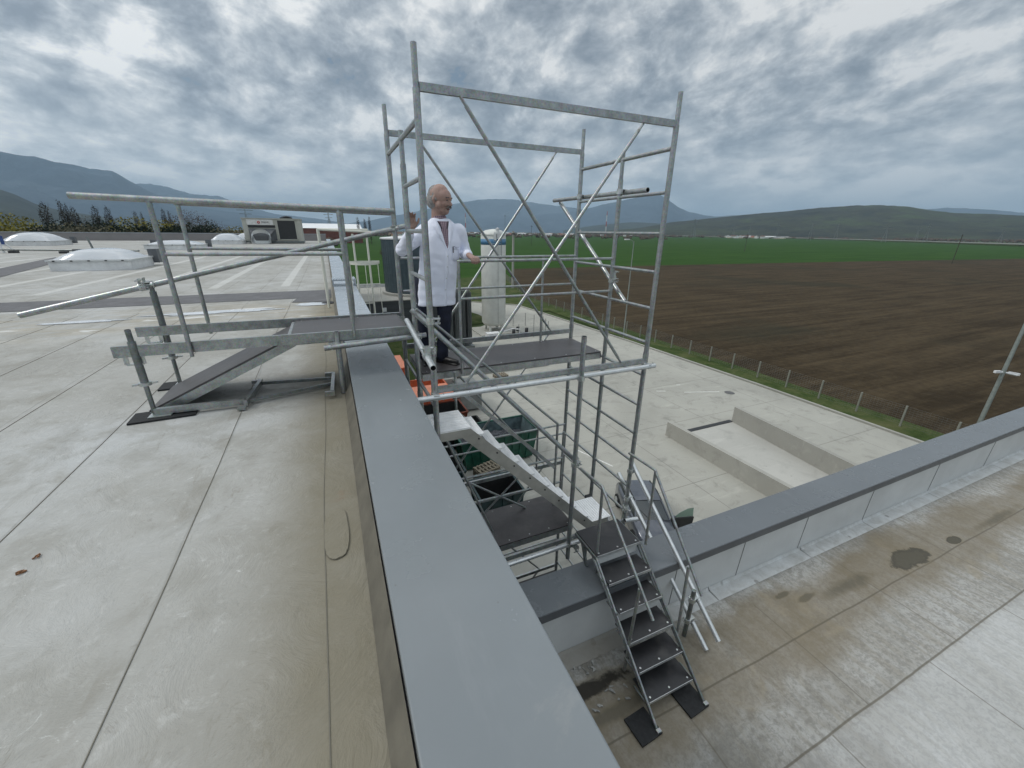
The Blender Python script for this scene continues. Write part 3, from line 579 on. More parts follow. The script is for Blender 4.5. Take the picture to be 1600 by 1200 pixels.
# ================================================================== SCAFFOLD TOWER
Y1,Y2,Y3=3.10,3.79,4.56; X1,X4=.663,2.868
sc=thing('scaffold_tower','galvanised scaffold tower standing in the yard and rising above both roofs','scaffold',(1.77,3.83,0))
def vpost(x,y,z0,z1,r=.0245,joints=True,name='post',m=None):
    mb=MB(); z=z1; mb.tube((x,y,z0),(x,y,z1-.24),r,14)
    mb.tube((x,y,z1-.24),(x,y,z1),r*.82,14,hollow=True)
    if joints:
        q=z1-.24-2.06
        while q>z0+.3: mb.tube((x,y,q-.05),(x,y,q+.05),r*1.16,14); q-=2.05
    return mb.build(name,[m or G,BR],sc)
def jack(x,y):
    mb=MB().box(x-.075,x+.075,y-.075,y+.075,.02,.03); mb.tube((x,y,.03),(x,y,.5),.017,8); mb.build('base_plate',GD,sc)
for x in (X1,X4):
    for y,zt in ((Y1,13.6),(Y2,13.25),(Y3,13.6)):
        vpost(x,y,.35,zt); jack(x,y)
def rung(x,ya,yb,z,r=.017):
    MB().tube((x,ya,z),(x,yb,z),r,10).build('rung',G,sc)
zs=[13.19-.3475*i for i in range(36)]
for i,z in enumerate(zs):
    if z>4.2: rung(X4,Y1+.02,Y3-.02,z,.019 if i==0 else .016)
for i,z in enumerate(zs):
    if i==0: rung(X1,Y1+.02,Y3-.02,z,.019)
    elif i<5: rung(X1,Y1+.02,Y2-.02,z)
    elif 6<=i<26: rung(X1,Y1+.02,Y3-.02,z)
def beam(y,z,x0=X1,x1=X4,w=.028,h=.05,name='ledger'): MB().bar((x0+.02,y,z),(x1-.02,y,z),w,h).build(name,G,sc)
def brace(y,xa,za,xb,zb,r=.014):
    a,b=Vector((xa,y,za)),Vector((xb,y,zb)); d=(b-a).normalized()
    mb=MB().tube(a+d*.07,b-d*.07,r,10); mb.bar(a-d*.0,a+d*.09,.008,.034,(0,1,0)); mb.bar(b-d*.09,b,.008,.034,(0,1,0)); mb.build('brace',G,sc)
for y in (Y1,Y3):
    for k,zt in enumerate((13.37,11.26,9.22,7.2,5.2,3.2)):
        if k==0: beam(y,zt)
        else: beam(y,zt,h=.055)
        if k<5 and not (y==Y1 and k in (1,2)):
            zb=(13.37,11.26,9.22,7.2,5.2,3.2)[k+1]
            brace(y-.012,.95,zt-.02,2.55,zb+.02); brace(y+.012,2.53,zt-.02,.94 if y==Y1 else 1.0,zb+.02)
# decks
def deck(x0,x1,y0,y1,z,name='deck_board',par=None,m=None,frame=G):
    par=par or sc
    d=MB().box(x0,x1,y0,y1,z-.012,z).build(name,m or M['board'],par)
    mb=MB(); mb.box(x0,x1,y0-.004,y0+.03,z-.085,z-.016).box(x0,x1,y1-.03,y1+.004,z-.085,z-.016)
    for i in range(5):
        x=x0+.02+(x1-x0-.04)*i/4; mb.box(x-.02,x+.02,y0+.031,y1-.031,z-.07,z-.017)
    mb.build('deck_frame',frame,d)
    mb=MB()
    for i in range(6):
        for yy in (y0+.04,y1-.04):
            x=x0+.05+(x1-x0-.1)*i/5; mb.tube((x,yy,z-.001),(x,yy,z+.002),.008,8)
    mb.build('rivets',ZN,d); return d
deck(X1+.04,X4-.03,Y2+.03,Y3-.03,11.17)
deck(.9,2.27,3.30,3.92,9.22)
deck(X1+.04,X4-.03,Y2+.03,Y3-.03,7.12)
deck(X1+.04,X4-.03,Y1+.03,Y2-.03,5.1)
# guard frames round the top deck and lower decks
def guard(y,x0,x1,zt,zm,zb,stubs):
    mb=MB().tube((x0,y,zt),(x1,y,zt),.0145,10).tube((x0,y,zm),(x1,y,zm),.0135,10); mb.build('guard_rail',G,sc)
    for x in stubs: MB().tube((x,y,zb),(x,y,zt),.0145,10).ball((x,y,zt),.0145,8,6).build('guard_post',G,sc)
guard(Y2,1.105,2.85,12.235,11.885,11.12,(1.105,))
guard(Y3-.05,.69,2.83,12.225,11.885,11.12,(2.38,))
guard(Y3-.05,.70,2.83,9.89,9.74,9.1,(2.39,))
MB().tube((1.0,Y3,8.86),(X4,Y3,8.86),.014).build('guard_rail',G,sc)
MB().tube((1.0,Y3,7.76),(X4,Y3,7.76),.014).build('guard_rail',G,sc)
MB().tube((1.12,Y3-.06,11.1),(1.12,Y3-.06,11.62),.014).build('guard_post',G,sc)
MB().tube((.9,Y2,9.86),(2.37,Y2,9.84),.014).build('guard_rail',G,sc); MB().tube((.9,Y2,9.50),(2.37,Y2,9.48),.014).build('guard_rail',G,sc)
brace(Y2,1.1,9.82,1.9,9.2,.012); brace(Y2,1.9,9.82,1.2,9.2,.012)
MB().tube((2.37,Y2,9.1),(2.37,Y2,10.2),.0145).build('guard_post',G,sc)
# couplers
NC=[0]
def coupler(p,ax=(0,0,1),side=(1,0,0),parent=None):
    p=Vector(p); ax=Vector(ax).normalized(); s_=Vector(side).normalized(); w=ax.cross(s_)
    mb=MB().tube(p-ax*.024,p+ax*.024,.034,12); mb.bar(p+s_*.02-ax*.018,p+s_*.075-ax*.018,.05,.006,ax).bar(p+s_*.02+ax*.018,p+s_*.075+ax*.018,.05,.006,ax)
    mb.tube(p+s_*.06-w*.045,p+s_*.06+w*.06,.006,6).tube(p+s_*.06+w*.035,p+s_*.06+w*.05,.012,6)
    mb.bar(p+s_*.06+w*.055-ax*.03,p+s_*.06+w*.055+ax*.03,.006,.012,s_)
    return mb.build('coupler',ZN,parent or sc)
def ctube(a,b,m=None,r=.0242,name='clamped_tube',parent=None): return MB().tube(a,b,r,16,hollow=True).build(name,[m or G,BR],parent or sc)
ctube((.49,Y1-.055,11.215),(2.955,Y1-.055,11.215),GB); coupler((X1,Y1,11.215),side=(0,-1,0)); coupler((X4,Y1,11.215),side=(.3,-1,0)); coupler((2.03,Y1-.1,11.215),side=(0,1,0))
ctube((2.03,3.0,9.05),(2.03,3.0,11.62))
ctube((X4+.055,5.29,12.90),(X4+.055,3.43,12.89)); coupler((X4,Y3,12.9)); coupler((X4,Y2,12.9))
ctube((X4+.105,5.20,12.87),(X4+.105,3.65,11.78),G,.0242); coupler((X4,Y2,12.0)); coupler((X4+.09,Y2+.1,12.02),(0,1,0),(0,0,1))
ctube((.60,3.86,11.70),(.60,2.81,11.55),GB); coupler((X1,Y1,11.60),side=(-1,-.2,0)); coupler((.60,3.02,11.585),(0,1,.1),(0,0,1))
ctube((.62,3.70,11.83),(2.10,3.05,10.25)); coupler((X1,Y1,11.84),side=(1,-.3,0)); coupler((2.03,3.0,10.27),side=(1,.3,0)); coupler((2.06,3.04,10.29),(1,0,-1),(0,0,1))
ctube((.60,2.98,9.25),(2.30,3.0,9.24),GB); coupler((2.03,3.0,9.24),side=(1,-.3,0)); coupler((2.10,3.0,9.22),(1,0,0),(0,-1,0))
ctube((2.72,2.92,9.41),(2.88,2.90,9.40),GB); coupler((X4,Y1,9.42),side=(-.6,-1,0))
ctube((-.14,3.74,11.535),(.75,3.74,11.575)); coupler((X1,Y2,11.575),side=(-.3,-1,0))
# braces low down on the left end frame and odd diagonals seen through the stair
brace(3.4,.70,10.9,1.3,9.3,.012)
for a,b in (((X1,Y3,10.9),(X1,Y2,9.9)),((X1,Y3,9.0),(X1,Y2,8.1))): MB().tube(a,b,.015).build('brace',GD,sc)
# ------------------------------------------------------------------ aluminium stair inside the tower
al=thing('aluminium_stair','bright aluminium stair flight climbing inside the scaffold tower','stairs',(.8,3.3,9.3))
SY0,SY1=3.10,3.50
tp=MB().box(.60,.965,SY0,SY1,10.83,10.86); 
for i in range(7): tp.box(.61,.955,SY0+.02+i*.055,SY0+.035+i*.055,10.8605,10.864)
tp.build('top_landing',M['alu'],al)

alc=simple('dull aluminium stringer',(.42,.41,.37),.5,.55,.15,5)
for y in (SY0-.004,SY1+.0):
    MB().box(.60,.82,y,y+.004,10.765,10.845).build('landing_edge',alc,al)
    MB().add([(.82,y,10.845),(.965,y,10.845),(2.40,y,9.36),(2.62,y,9.36),(2.62,y,9.29),(2.325,y,9.29),(.885,y,10.765),(.82,y,10.765)]+[(.82,y+.004,10.845),(.965,y+.004,10.845),(2.40,y+.004,9.36),(2.62,y+.004,9.36),(2.62,y+.004,9.29),(2.325,y+.004,9.29),(.885,y+.004,10.765),(.82,y+.004,10.765)],
      [(0,1,2,5,6,7),(2,3,4,5),(8,15,14,13,10,9),(10,13,12,11),(0,8,9,1),(1,9,10,2),(2,10,11,3),(5,13,14,6),(4,12,13,5),(3,11,12,4)]).build('stringer',alc,al)
NT_=8
for i in range(NT_):
    x=.975+(2.40-.975)*(i+.35)/NT_; z=10.875-(1.50)*(i+.55)/NT_
    mb=MB().box(x-.03,x+.055,SY0+.004,SY1-.004,z-.022,z)
    for j in range(3): mb.box(x-.024+j*.023,x-.012+j*.023,SY0+.01,SY1-.01,z+.0005,z+.003)
    mb.box(x-.045,x-.031,SY0+.002,SY1,z-.035,z+.012)
    mb.build('tread',M['alu'],al)
    MB().tube((x+.0,SY0-.012,z-.04),(x+.0,SY0-.004,z-.04),.008,8).build('bolt',M['dark'],al)
bp=MB().box(2.38,2.66,SY0,SY1,9.325,9.36)
for i in range(9): bp.box(2.39+i*.03,2.405+i*.03,SY0+.01,SY1-.01,9.3605,9.366)
bp.build('bottom_landing',M['alu'],al)
GY=3.66
def flat(a,b,w,h,par,m,name): return MB().bar(a,b,w,h).build(name,m,par)
MB().path([(.66,GY,11.84),(2.2,GY,10.40),(2.2,GY,9.25)],.0145).build('handrail',G,al)
flat((.95,GY,11.08),(2.19,GY,9.81),.02,.04,al,G,'mid_rail')
MB().tube((.99,GY,10.75),(.99,GY,11.20),.013).build('rail_post',G,al)
MB().box(2.60,2.67,3.50,3.56,9.30,9.36).build('hook',M['dark'],al)
# ------------------------------------------------------------------ black stair on the lower roof
st=thing('access_stair','steep black-treaded steel stair on rubber pads against the low grey parapet','stairs',(2.26,2.0,Z2))
SX0,SX1=2.0,2.52
def tread(x0,x1,y0,y1,z,name='tread'):
    d=MB().box(x0,x1,y0,y1,z-.012,z).build(name,M['tread'],st); MB().box(x0,x1,y0-.004,y0-.001,z-.028,z+.001).build('nosing',GB,d)
    mb=MB()
    for x in (x0+.035,(x0+x1)/2,x1-.035):
        for y in (y0+.03,): mb.tube((x,y,z),(x,y,z+.003),.009,8)
    mb.build('rivets',ZN,d); return d
tread(SX0,SX1,2.45,2.83,9.57,'top_deck')
tz=[(9.405,2.25),(9.24,2.065),(9.07,1.89),(8.90,1.735),(8.74,1.58)]
for z,y in tz: tread(SX0+.012,SX1-.012,y,y+.215,z)
MB().box(SX0+.02,SX1-.02,2.47,2.474,9.44,9.552).build('riser_plate',M['parwall'],st)
for x in (SX0-.006,SX1+.006):
    for dy in (0,.085):
        MB().tube((x,2.46+dy,9.55),(x,1.45+dy*.12,8.625),.0125,10).build('stringer_tube',G if x<2.2 else GD,st)
    for i,(z,y) in enumerate(tz): MB().tube((x,y+.01,z-.02),(x,y+.17,z-.02),.009,8).build('bracket',GD,st)
    MB().bar((x,2.46,9.54),(x,2.83,9.54),.02,.035).build('deck_bearer',GD,st)
    MB().bar((x,2.70,9.53),(x,2.60,9.32),.02,.03).build('strut',GD,st)
    MB().box(x-.02,x+.02,1.41,1.44,Z2+.024,Z2+.04).build('foot',G,st)
for x in (1.905,2.43):
    MB().box(x-.11,x+.11,1.40,1.62,Z2+.004,Z2+.022,rot=.06).build('rubber_pad',M['black'],st)
# left rail
MB().path([(2.03,2.89,10.29),(2.03,2.53,10.315),(2.03,1.71,9.55)],.0135).build('handrail',G,st)
MB().tube((2.03,2.52,10.31),(2.03,2.49,9.33),.014).build('rail_post',G,st)
MB().tube((2.03,1.90,9.70),(2.0,1.90,8.72),.014).build('rail_post',G,st)
# right rail
MB().path([(2.545,2.80,10.40),(2.545,2.43,10.42),(2.545,1.70,9.60)],.0135).build('handrail',G,st)
MB().tube((2.545,2.42,10.42),(2.545,2.40,9.57),.014).build('rail_post',G,st)
MB().tube((2.545,1.88,9.76),(2.545,1.85,8.95),.014).build('rail_post',G,st)
# long tubes from the tower down past the stair
ctube((2.925,3.16,10.0),(2.925,1.69,8.865),GB,.0242,'clamped_tube',st); ctube((2.925,3.36,9.73),(2.925,1.78,8.58+.05),GB,.0242,'clamped_tube',st)
coupler((X4,Y1,9.93),parent=st); coupler((X4,Y1,9.55),parent=st)
MB().tube((2.86,2.0,Z2+.004),(2.86,2.0,9.22),.022,12).build('rail_post',GD,st); coupler((2.86,2.0,9.10),side=(1,0,0),parent=st); coupler((2.86,2.0,8.82),side=(1,0,0),parent=st)
# ================================================================== BRIDGE OVER THE UPPER COPING
br=thing('roof_bridge','galvanised ramp and landing on jack posts bridging the wide grey coping, left of the tower','ramp',(-.7,4.15,ZR))
B0,B1=3.83,4.56
deck(-.385,.60,B0+.03,B1-.03,11.64,'landing_board',br)
for y,x0 in ((B0,-1.57),(B1,-1.66)): MB().bar((x0,y,11.625),(.655,y,11.61),.03,.085).build('side_beam',G,br)
MB().bar((-.39,B0,11.60),(-.39,B1,11.60),.03,.06).build('cross_beam',GD,br)
# sloping ramp board
a0,a1=Vector((-1.50,0,11.11)),Vector((-.40,0,11.62)); mb=MB()
d=(a1-a0).normalized(); nn=Vector((-d.z,0,d.x))
for (o1,o2,y0,y1) in ((0,-.014,B0+.06,B1-.06),): mb.add([a0+nn*o2+Vector((0,y0,0)),a1+nn*o2+Vector((0,y0,0)),a1+nn*o1+Vector((0,y0,0)),a0+nn*o1+Vector((0,y0,0)),a0+nn*o2+Vector((0,y1,0)),a1+nn*o2+Vector((0,y1,0)),a1+nn*o1+Vector((0,y1,0)),a0+nn*o1+Vector((0,y1,0))],[(0,1,2,3),(7,6,5,4),(3,2,6,7),(0,4,5,1),(0,3,7,4),(1,5,6,2)])
rb=mb.build('ramp_board',M['board'],br)
for y in (B0+.06,B1-.06): MB().bar(a0+Vector((0,y,0))-nn*.05,a1+Vector((0,y,0))-nn*.05,.03,.07).build('ramp_beam',G,rb)
MB().box(-.42,-.395,B0+.06,B1-.06,11.56,11.635).build('ramp_lip',G,rb)
# jack posts
for y,x in ((B0-.01,-1.44),(B1+.03,-1.47)):
    top=11.79 if y<4 else 12.06
    MB().tube((x,y,ZR+.02),(x,y,11.5),.017,12).tube((x,y,11.36),(x,y,top-.09),.026,14).tube((x,y,top-.09),(x,y,top),.019,12,hollow=True).build('jack_post',[GD,BR],br)
    mb=MB().tube((x,y,11.35),(x,y,11.375),.042,12).bar((x-.075,y-.02,11.362),(x+.075,y+.02,11.362),.02,.014); mb.build('collar_nut',ZN,br)
    MB().box(x-.03,x+.12,y-.07,y+.07,ZR+.018,ZR+.024).build('base_plate',ZN,br)
    MB().box(x-.15,x+.28,y-.11,y+.10,ZR+.002,ZR+.016,rot=.05).build('rubber_pad',M['black'],br)
for x,y in ((-1.46,B0),(-1.55,B1)):
    mb=MB().bar((x-.05,y,11.58),(x-.05,y,11.52),.03,.008,(0,1,0)).bar((x+.05,y,11.58),(x+.05,y,11.52),.03,.008,(0,1,0)).bar((x-.05,y,11.52),(x+.05,y,11.52),.03,.012); mb.build('catch',ZN,br)
# low base frame lying on the roof
zf=ZR+.05
MB().bar((-1.43,B0-.03,zf),(-.80,3.78,zf),.035,.05).build('base_rail',G,br)
MB().bar((-.80,3.72,zf),(-.75,4.28,zf),.03,.05).bar((-.86,3.70,zf-.03),(-.80,3.70,zf-.03),.05,.02).bar((-.83,4.28,zf),(-.75,4.28,zf),.03,.03).build('base_rail',G,br)
MB().bar((-.76,4.22,zf),(-.14,4.12,zf),.02,.028).build('base_rail',GD,br)
MB().bar((-.80,3.80,zf-.01),(-.14,3.98,zf-.01),.02,.028).build('base_rail',GD,br)
MB().bar((-.13,3.70,zf),(-.11,4.25,zf),.03,.04).bar((-.19,3.70,zf),(-.11,3.70,zf),.03,.04).bar((-.19,4.25,zf),(-.11,4.25,zf),.03,.04).build('base_rail',G,br)
# handrail frames
def rail(y,x0,x1,posts,zt=12.68):
    MB().tube((x0,y,zt+.01),(x1,y,zt-.03),.0215,12,hollow=True).build('handrail',[G,BR],br)
    for x,zb in posts: MB().tube((x,y,zb+.12),(x,y,zt-.01),.0175,10).tube((x,y,zb),(x,y,zb+.12),.014,10,hollow=True).build('rail_post',[G,BR],br)
YH=B0-.035
rail(YH,-1.50,.56,((-1.09,11.55),(.12,11.60)))
rail(B1+.03,-1.15,.64,((-1.125,11.56),(.17,11.62)),12.69)
MB().tube((-1.09,YH,12.32),(.12,YH,12.31),.0145).build('mid_rail',G,br); MB().tube((-1.12,B1+.03,12.33),(.17,B1+.03,12.31),.0145).build('mid_rail',G,br)
ctube((-2.33,B1-.05,11.83),(.80,B1-.06,12.55),G,.0242,'clamped_tube',br); coupler((-1.47,B1-.02,12.04),side=(0,-1,0),parent=br); coupler((X1,B1-.02,12.52),side=(-.5,-1,0),parent=br)
coupler((-1.50,B1-.05,12.02),(1,0,.2),(0,0,1),parent=br)
ctube((-.035,3.79,ZR+.01),(-.025,3.79,11.66),G,.0242,'clamped_tube',br); coupler((-.03,3.79,11.545),side=(-1,-.2,0),parent=br); coupler((.60,B1-.1,11.60),(0,1,0),(1,0,0),parent=br)
# ================================================================== YARD
def paint(name,c,rough=.45,metal=0,**k): return simple(name,c,rough,metal,**k)
P_OR=paint('orange skip paint',(.62,.13,.05),.45,var=.2,vs=3); P_SAL=paint('salmon lid painted as lit orange',(.85,.30,.17),.5,var=.1,vs=2); P_RU=paint('rusty red steel',(.16,.04,.02),.7,var=.5,vs=5)  # salmon is the orange paint as it looks lit, put into the colour
P_GR=paint('green skip paint',(.012,.085,.055),.4,var=.35,vs=3); P_GRI=paint('worn green grey inside',(.09,.13,.14),.6,var=.4,vs=3); P_DG=paint('dark green skip paint',(.010,.032,.034),.45,var=.4,vs=3)
P_BK=paint('sooty black steel',(.014,.015,.015),.6,var=.4,vs=4); SCR=paint('dark scrap heap',(.05,.055,.07),.5,var=.8,vs=18,bump=.15,bs=9,col2=(.16,.17,.19))
P_GY=paint('grey machine paint',(.20,.21,.20),.5,var=.15,vs=2)
def skip(name,label,x0,x1,y0,y1,h,m,mi,fill=None,rot=0,lid=None,group=None,slope=.12,ribs=True,cat='skip'):
    cx,cy=(x0+x1)/2,(y0+y1)/2; t_=thing(name,label,cat,(cx,cy,.014),group); w,d=(x1-x0)/2,(y1-y0)/2; tk=.07; fl=.12
    ca,sa=math.cos(rot),math.sin(rot)
    def T(x,y,z): return (cx+x*ca-y*sa,cy+x*sa+y*ca,z+.014)
    sx,sy=w*(1-slope),d*(1-slope*.6)
    mb=MB()
    o=[T(-sx,-sy,fl),T(sx,-sy,fl),T(sx,sy,fl),T(-sx,sy,fl),T(-w,-d,h),T(w,-d,h),T(w,d,h),T(-w,d,h)]
    mb.add(o,[(0,1,5,4),(1,2,6,5),(2,3,7,6),(3,0,4,7),(3,2,1,0)]); mb.build('body',m,t_,fix=False)
    mb=MB(); i_=[T(-sx+tk,-sy+tk,fl+.1),T(sx-tk,-sy+tk,fl+.1),T(sx-tk,sy-tk,fl+.1),T(-sx+tk,sy-tk,fl+.1),T(-w+tk,-d+tk,h-.01),T(w-tk,-d+tk,h-.01),T(w-tk,d-tk,h-.01),T(-w+tk,d-tk,h-.01)]
    mb.add(i_,[(4,5,1,0),(5,6,2,1),(6,7,3,2),(7,4,0,3),(0,1,2,3)]); mb.build('inside',mi,t_,fix=False)
    mb=MB()
    for a,b in ((4,5),(5,6),(6,7),(7,4)): mb.bar(o[a],o[b],.10,.10)
    mb.build('rim',m,t_)
    if ribs:
        for s_,yy in ((-1,-1),(1,1)):
            n=max(2,int(w*2/.5))
            for i in range(1,n):
                u=-1+2*i/n; MB().bar(T(u*sx,yy*(sy+.03),fl),T(u*w,yy*(d+.03),h-.05),.06,.08,(1,0,0)).build('rib',m,t_)
        for s_ in (-1,1):
            for u in (-.5,0,.5): MB().bar(T(s_*(sx+.03),u*sy,fl),T(s_*(w+.03),u*d,h-.05),.06,.08,(0,1,0)).build('rib',m,t_)
    MB().box(-w*.8,w*.8,-.0,.0,0,0)
    b=MB(); 
    for yy in (-sy*.6,sy*.6): b.bar(T(-sx*.9,yy,.06),T(sx*.9,yy,.06),.12,.12)
    b.build('skid',P_BK,t_)
    if fill:
        vs=[];fs=[];n=16; q=random.Random(int(cx*100))
        for i in range(n+1):
            for j in range(n+1):
                u,v=i/n*2-1,j/n*2-1; k_=sx+(w-sx)*fill-tk; l_=sy+(d-sy)*fill-tk
                vs.append(T(u*k_,v*l_,h*fill*.8+h*.2*(1-u*u)*(1-v*v)+(q.uniform(-.12,.16) if abs(u)<.99 and abs(v)<.99 else -.1)))
        for i in range(n):
            for j in range(n): fs.append((i*(n+1)+j,(i+1)*(n+1)+j,(i+1)*(n+1)+j+1,i*(n+1)+j+1))
        o_=MB().add(vs,fs,False).build('scrap_heap',SCR,fix=False); tag(o_,fill_label.get(name+label,'heap of dark metal scrap lying in the '+label.split(' with')[0][:50]),'scrap')
    if lid: MB().add([T(-w,lid[0]*d,h+.02),T(w,lid[0]*d,h+.02),T(w,lid[1]*d,h+lid[2]),T(-w,lid[1]*d,h+lid[2]),T(-w,lid[0]*d,h+.06),T(w,lid[0]*d,h+.06),T(w,lid[1]*d,h+lid[2]+.04),T(-w,lid[1]*d,h+lid[2]+.04)],[(3,2,1,0),(4,5,6,7),(0,1,5,4),(1,2,6,5),(2,3,7,6),(3,0,4,7)]).build('lid',P_SAL,t_)  # added lid, its salmon stands for the lit sloping inside of the skip
    return t_
fill_label={}
skip('scrap_skip','bright green open skip with metal scrap, seen through the tower behind the aluminium stair',5.2,9.75,18.4,20.5,1.8,P_GR,P_GRI,.72,group=None)
skip('scrap_skip','dark green open skip with scrap, half hidden by the grey coping below the aluminium landing',2.1,4.75,16.3,20.0,1.5,P_DG,P_BK,.8)
skip('waste_skip','low blackish green ribbed skip nearest the building below the stair flight',4.7,6.8,13.9,15.6,1.4,P_DG,P_BK,None)
skip('waste_skip','orange skip with a salmon lid painted as lit orange right behind the rusty one',2.6,6.6,25.0,28.4,2.1,P_OR,P_OR,None,lid=(-1,.15,.02))
skip('waste_skip','farther orange skip with an added salmon lid coloured as lit orange, only its corner showing past the coping',1.6,4.6,31.6,35.0,2.1,P_OR,P_OR,None,lid=(-1,1,.1))
skip('waste_skip','rusty dark red skip between the orange and the black one',3.0,6.9,22.7,24.8,1.6,P_RU,P_BK,None)
skip('waste_skip','black steel skip in front of the rusty red one',4.0,7.4,20.9,22.5,1.3,P_BK,P_BK,None,ribs=False)
# pallets
wood=simple('grey pallet wood',(.22,.19,.14),.85,var=.35,vs=8)
def pallet(x,y,rz,z=.014,n=1,label=''):
    t_=thing('pallet',label,'pallet',(x,y,z)); mb=MB()
    for k_ in range(n):
        b=k_*.145
        for i in range(3): mb.box(x-.6,x+.6,y-.4+i*.35,y-.3+i*.35,z+b,z+b+.09)
        for i in range(6): mb.box(x-.6+i*.22,x-.5+i*.22,y-.42,y+.42,z+b+.091,z+b+.115)
    mb.build('boards',wood,t_); t_.rotation_euler=(0,0,rz); return t_
pallet(6.2,17.3,.3,n=6,label='grey wooden pallet stack between the two green skips')
pallet(7.0,16.6,-.2,n=3,label='low wooden pallet pile beside the taller stack near the green skips')
pallet(13.0,32.2,.1,n=2,label='dark wooden pallet on the concrete beside the grass island')
# waste press
wp=thing('waste_press','grey waste press with a curved chute beside the orange skips','waste press',(7.8,28.5,.014))
MB().box(7.4,9.0,26.0,28.2,.2,1.9).build('housing',P_GY,wp)
mb=MB(); pr_=None
for i in range(11):
    a=math.pi*.55*i/10; c=Vector((7.3+1.1*math.sin(a)*.9,29.8-.2*i*.3,1.1+1.5*math.cos(a)))
    rg_=[c+Vector((0,-.7,-.12)),c+Vector((0,.7,-.12)),c+Vector((.1,.7,.12)),c+Vector((.1,-.7,.12))]
    if pr_: mb.loft([pr_,rg_],i in(1,10),smooth=False)
    pr_=rg_
mb.build('chute',P_GY,wp); MB().box(7.2,8.4,28.4,31,.05,.9).build('hopper',simple('brown grey hopper',(.12,.105,.09),.7),wp)
# dock ramp walls
for nm,x,ya,yb,h0,h1,lab in (('ramp_wall',19.0,17.6,-1,1.0,1.25,'left of the two low concrete walls flanking the sunken dock ramp'),('ramp_wall',24.9,17.4,-1,1.15,1.35,'right one of the two low concrete walls flanking the sunken dock ramp')):
    sk=-.12 if x>20 else 0
    mb=MB(); xb=x+sk*(ya-yb); mb.add([(x-.14,ya,0),(x+.14,ya,0),(xb+.14,yb,0),(xb-.14,yb,0),(x-.14,ya,h0),(x+.14,ya,h0),(xb+.14,yb,h1),(xb-.14,yb,h1)],[(3,2,1,0),(4,5,6,7),(0,1,5,4),(1,2,6,5),(2,3,7,6),(3,0,4,7)])
    w_=mb.build(nm,M['conc']); tag(w_,lab,'wall')
mb=MB(); mb.add([(19.14,17.5,.02),(24.76,17.4,.02),(23.2,-1,.02),(19.14,-1,.02)],[(0,1,2,3)]); structure(mb.build('ramp_surface',concrete('ramp concrete',(.44,.435,.40),None,.5)))
MB_=MB().box(20.0,24.8,17.3,17.62,.022,.05); dg_=MB_.build('drain_channel',M['dark']); tag(dg_,'dark drain channel across the head of the dock ramp','drain')
mh=MB().lathe((29.4,21.4),[(0,.03),(.36,.03),(.4,.018)],20).build('manhole_cover',simple('cast iron cover',(.10,.10,.10),.7)); tag(mh,'round manhole cover in the concrete yard near the kerb','manhole')
lm=simple('worn white marking',(.62,.62,.58),.8,var=.2,vs=9)
for i,(a,b) in enumerate((((25.9,22.9),(28.8,21.9)),((26.6,24.5),(26.9,24.4)),((23.9,24.0),(24.6,23.7)),((9.2,24.6),(9.9,22.2)),((12.3,18.4),(13.3,15.8)))): structure(MB().bar((*a,.024),(*b,.024),.12,.006).build('yard_marking',lm))
# ================================================================== CAR with open door
car=thing('parked_car','grey hatchback parked in the yard with its front door standing open','car',(11.5,11.3,.014))
cm,t=mat('grey car paint'); fin(t,t.n('ShaderNodeBsdfPrincipled',None,Base_Color=(.085,.095,.115),Roughness=.28,Metallic=.35,Coat_Weight=.8,Coat_Roughness=.06).outputs[0])
gl,t=mat('dark car glass'); fin(t,t.n('ShaderNodeBsdfPrincipled',None,Base_Color=(.02,.028,.03),Roughness=.05,Specular_IOR_Level=.9).outputs[0])
gg,t=mat('green tinted glass'); fin(t,t.n('ShaderNodeBsdfPrincipled',None,Base_Color=(.30,.46,.38),Roughness=.08,Transmission_Weight=.35,Alpha=.85).outputs[0])
CF=Vector((-.38,-.925,0)).normalized(); CL=Vector((-CF.y,CF.x,0))   # forward, left side of the car
CC=Vector((11.62,11.35,.014))
def cp(fx,lx,z): return CC+CF*fx+CL*lx+Vector((0,0,z))
def cs(fx,prof): # cross-section ring: half widths/heights
    return [cp(fx,l,z) for l,z in prof]
def crs(fx,wb,wt,zb,zs,zt):
    pr=[(0,zb),(wb*.8,zb),(wb,zb+.12),(wb,zs-.12),(wb*.96,zs),(wt,zt),(0,zt+.03)]
    return [cp(fx,l,z) for l,z in pr]+[cp(fx,-l,z) for l,z in pr[-2:0:-1]]
rings=[crs(-1.95,.62,.60,.35,.70,.80),crs(-1.85,.80,.70,.22,.88,.95),crs(-1.3,.87,.80,.20,.94,.99),crs(0,.88,.82,.20,.92,.96),crs(.85,.87,.80,.20,.90,.95),crs(1.4,.85,.76,.20,.82,.90),crs(1.85,.80,.68,.22,.68,.76),crs(2.02,.60,.50,.32,.55,.60)]
MB().loft(rings).build('body',cm,car)
def gh(fx,w,z): return [cp(fx,w,z),cp(fx,-w,z)]
g=[gh(-1.80,.72,.95),gh(-1.25,.58,1.40),gh(-.35,.60,1.47),gh(.25,.58,1.44),gh(.98,.74,.96)]
mb=MB(); 
vs=[p for a in g for p in a]; 
mb.add(vs,[(0,1,3,2),(6,7,9,8),(0,2,4,6,8),(1,9,7,5,3)]); mb.build('windows',gl,car)
roofp=[]
mb=MB(); n=8
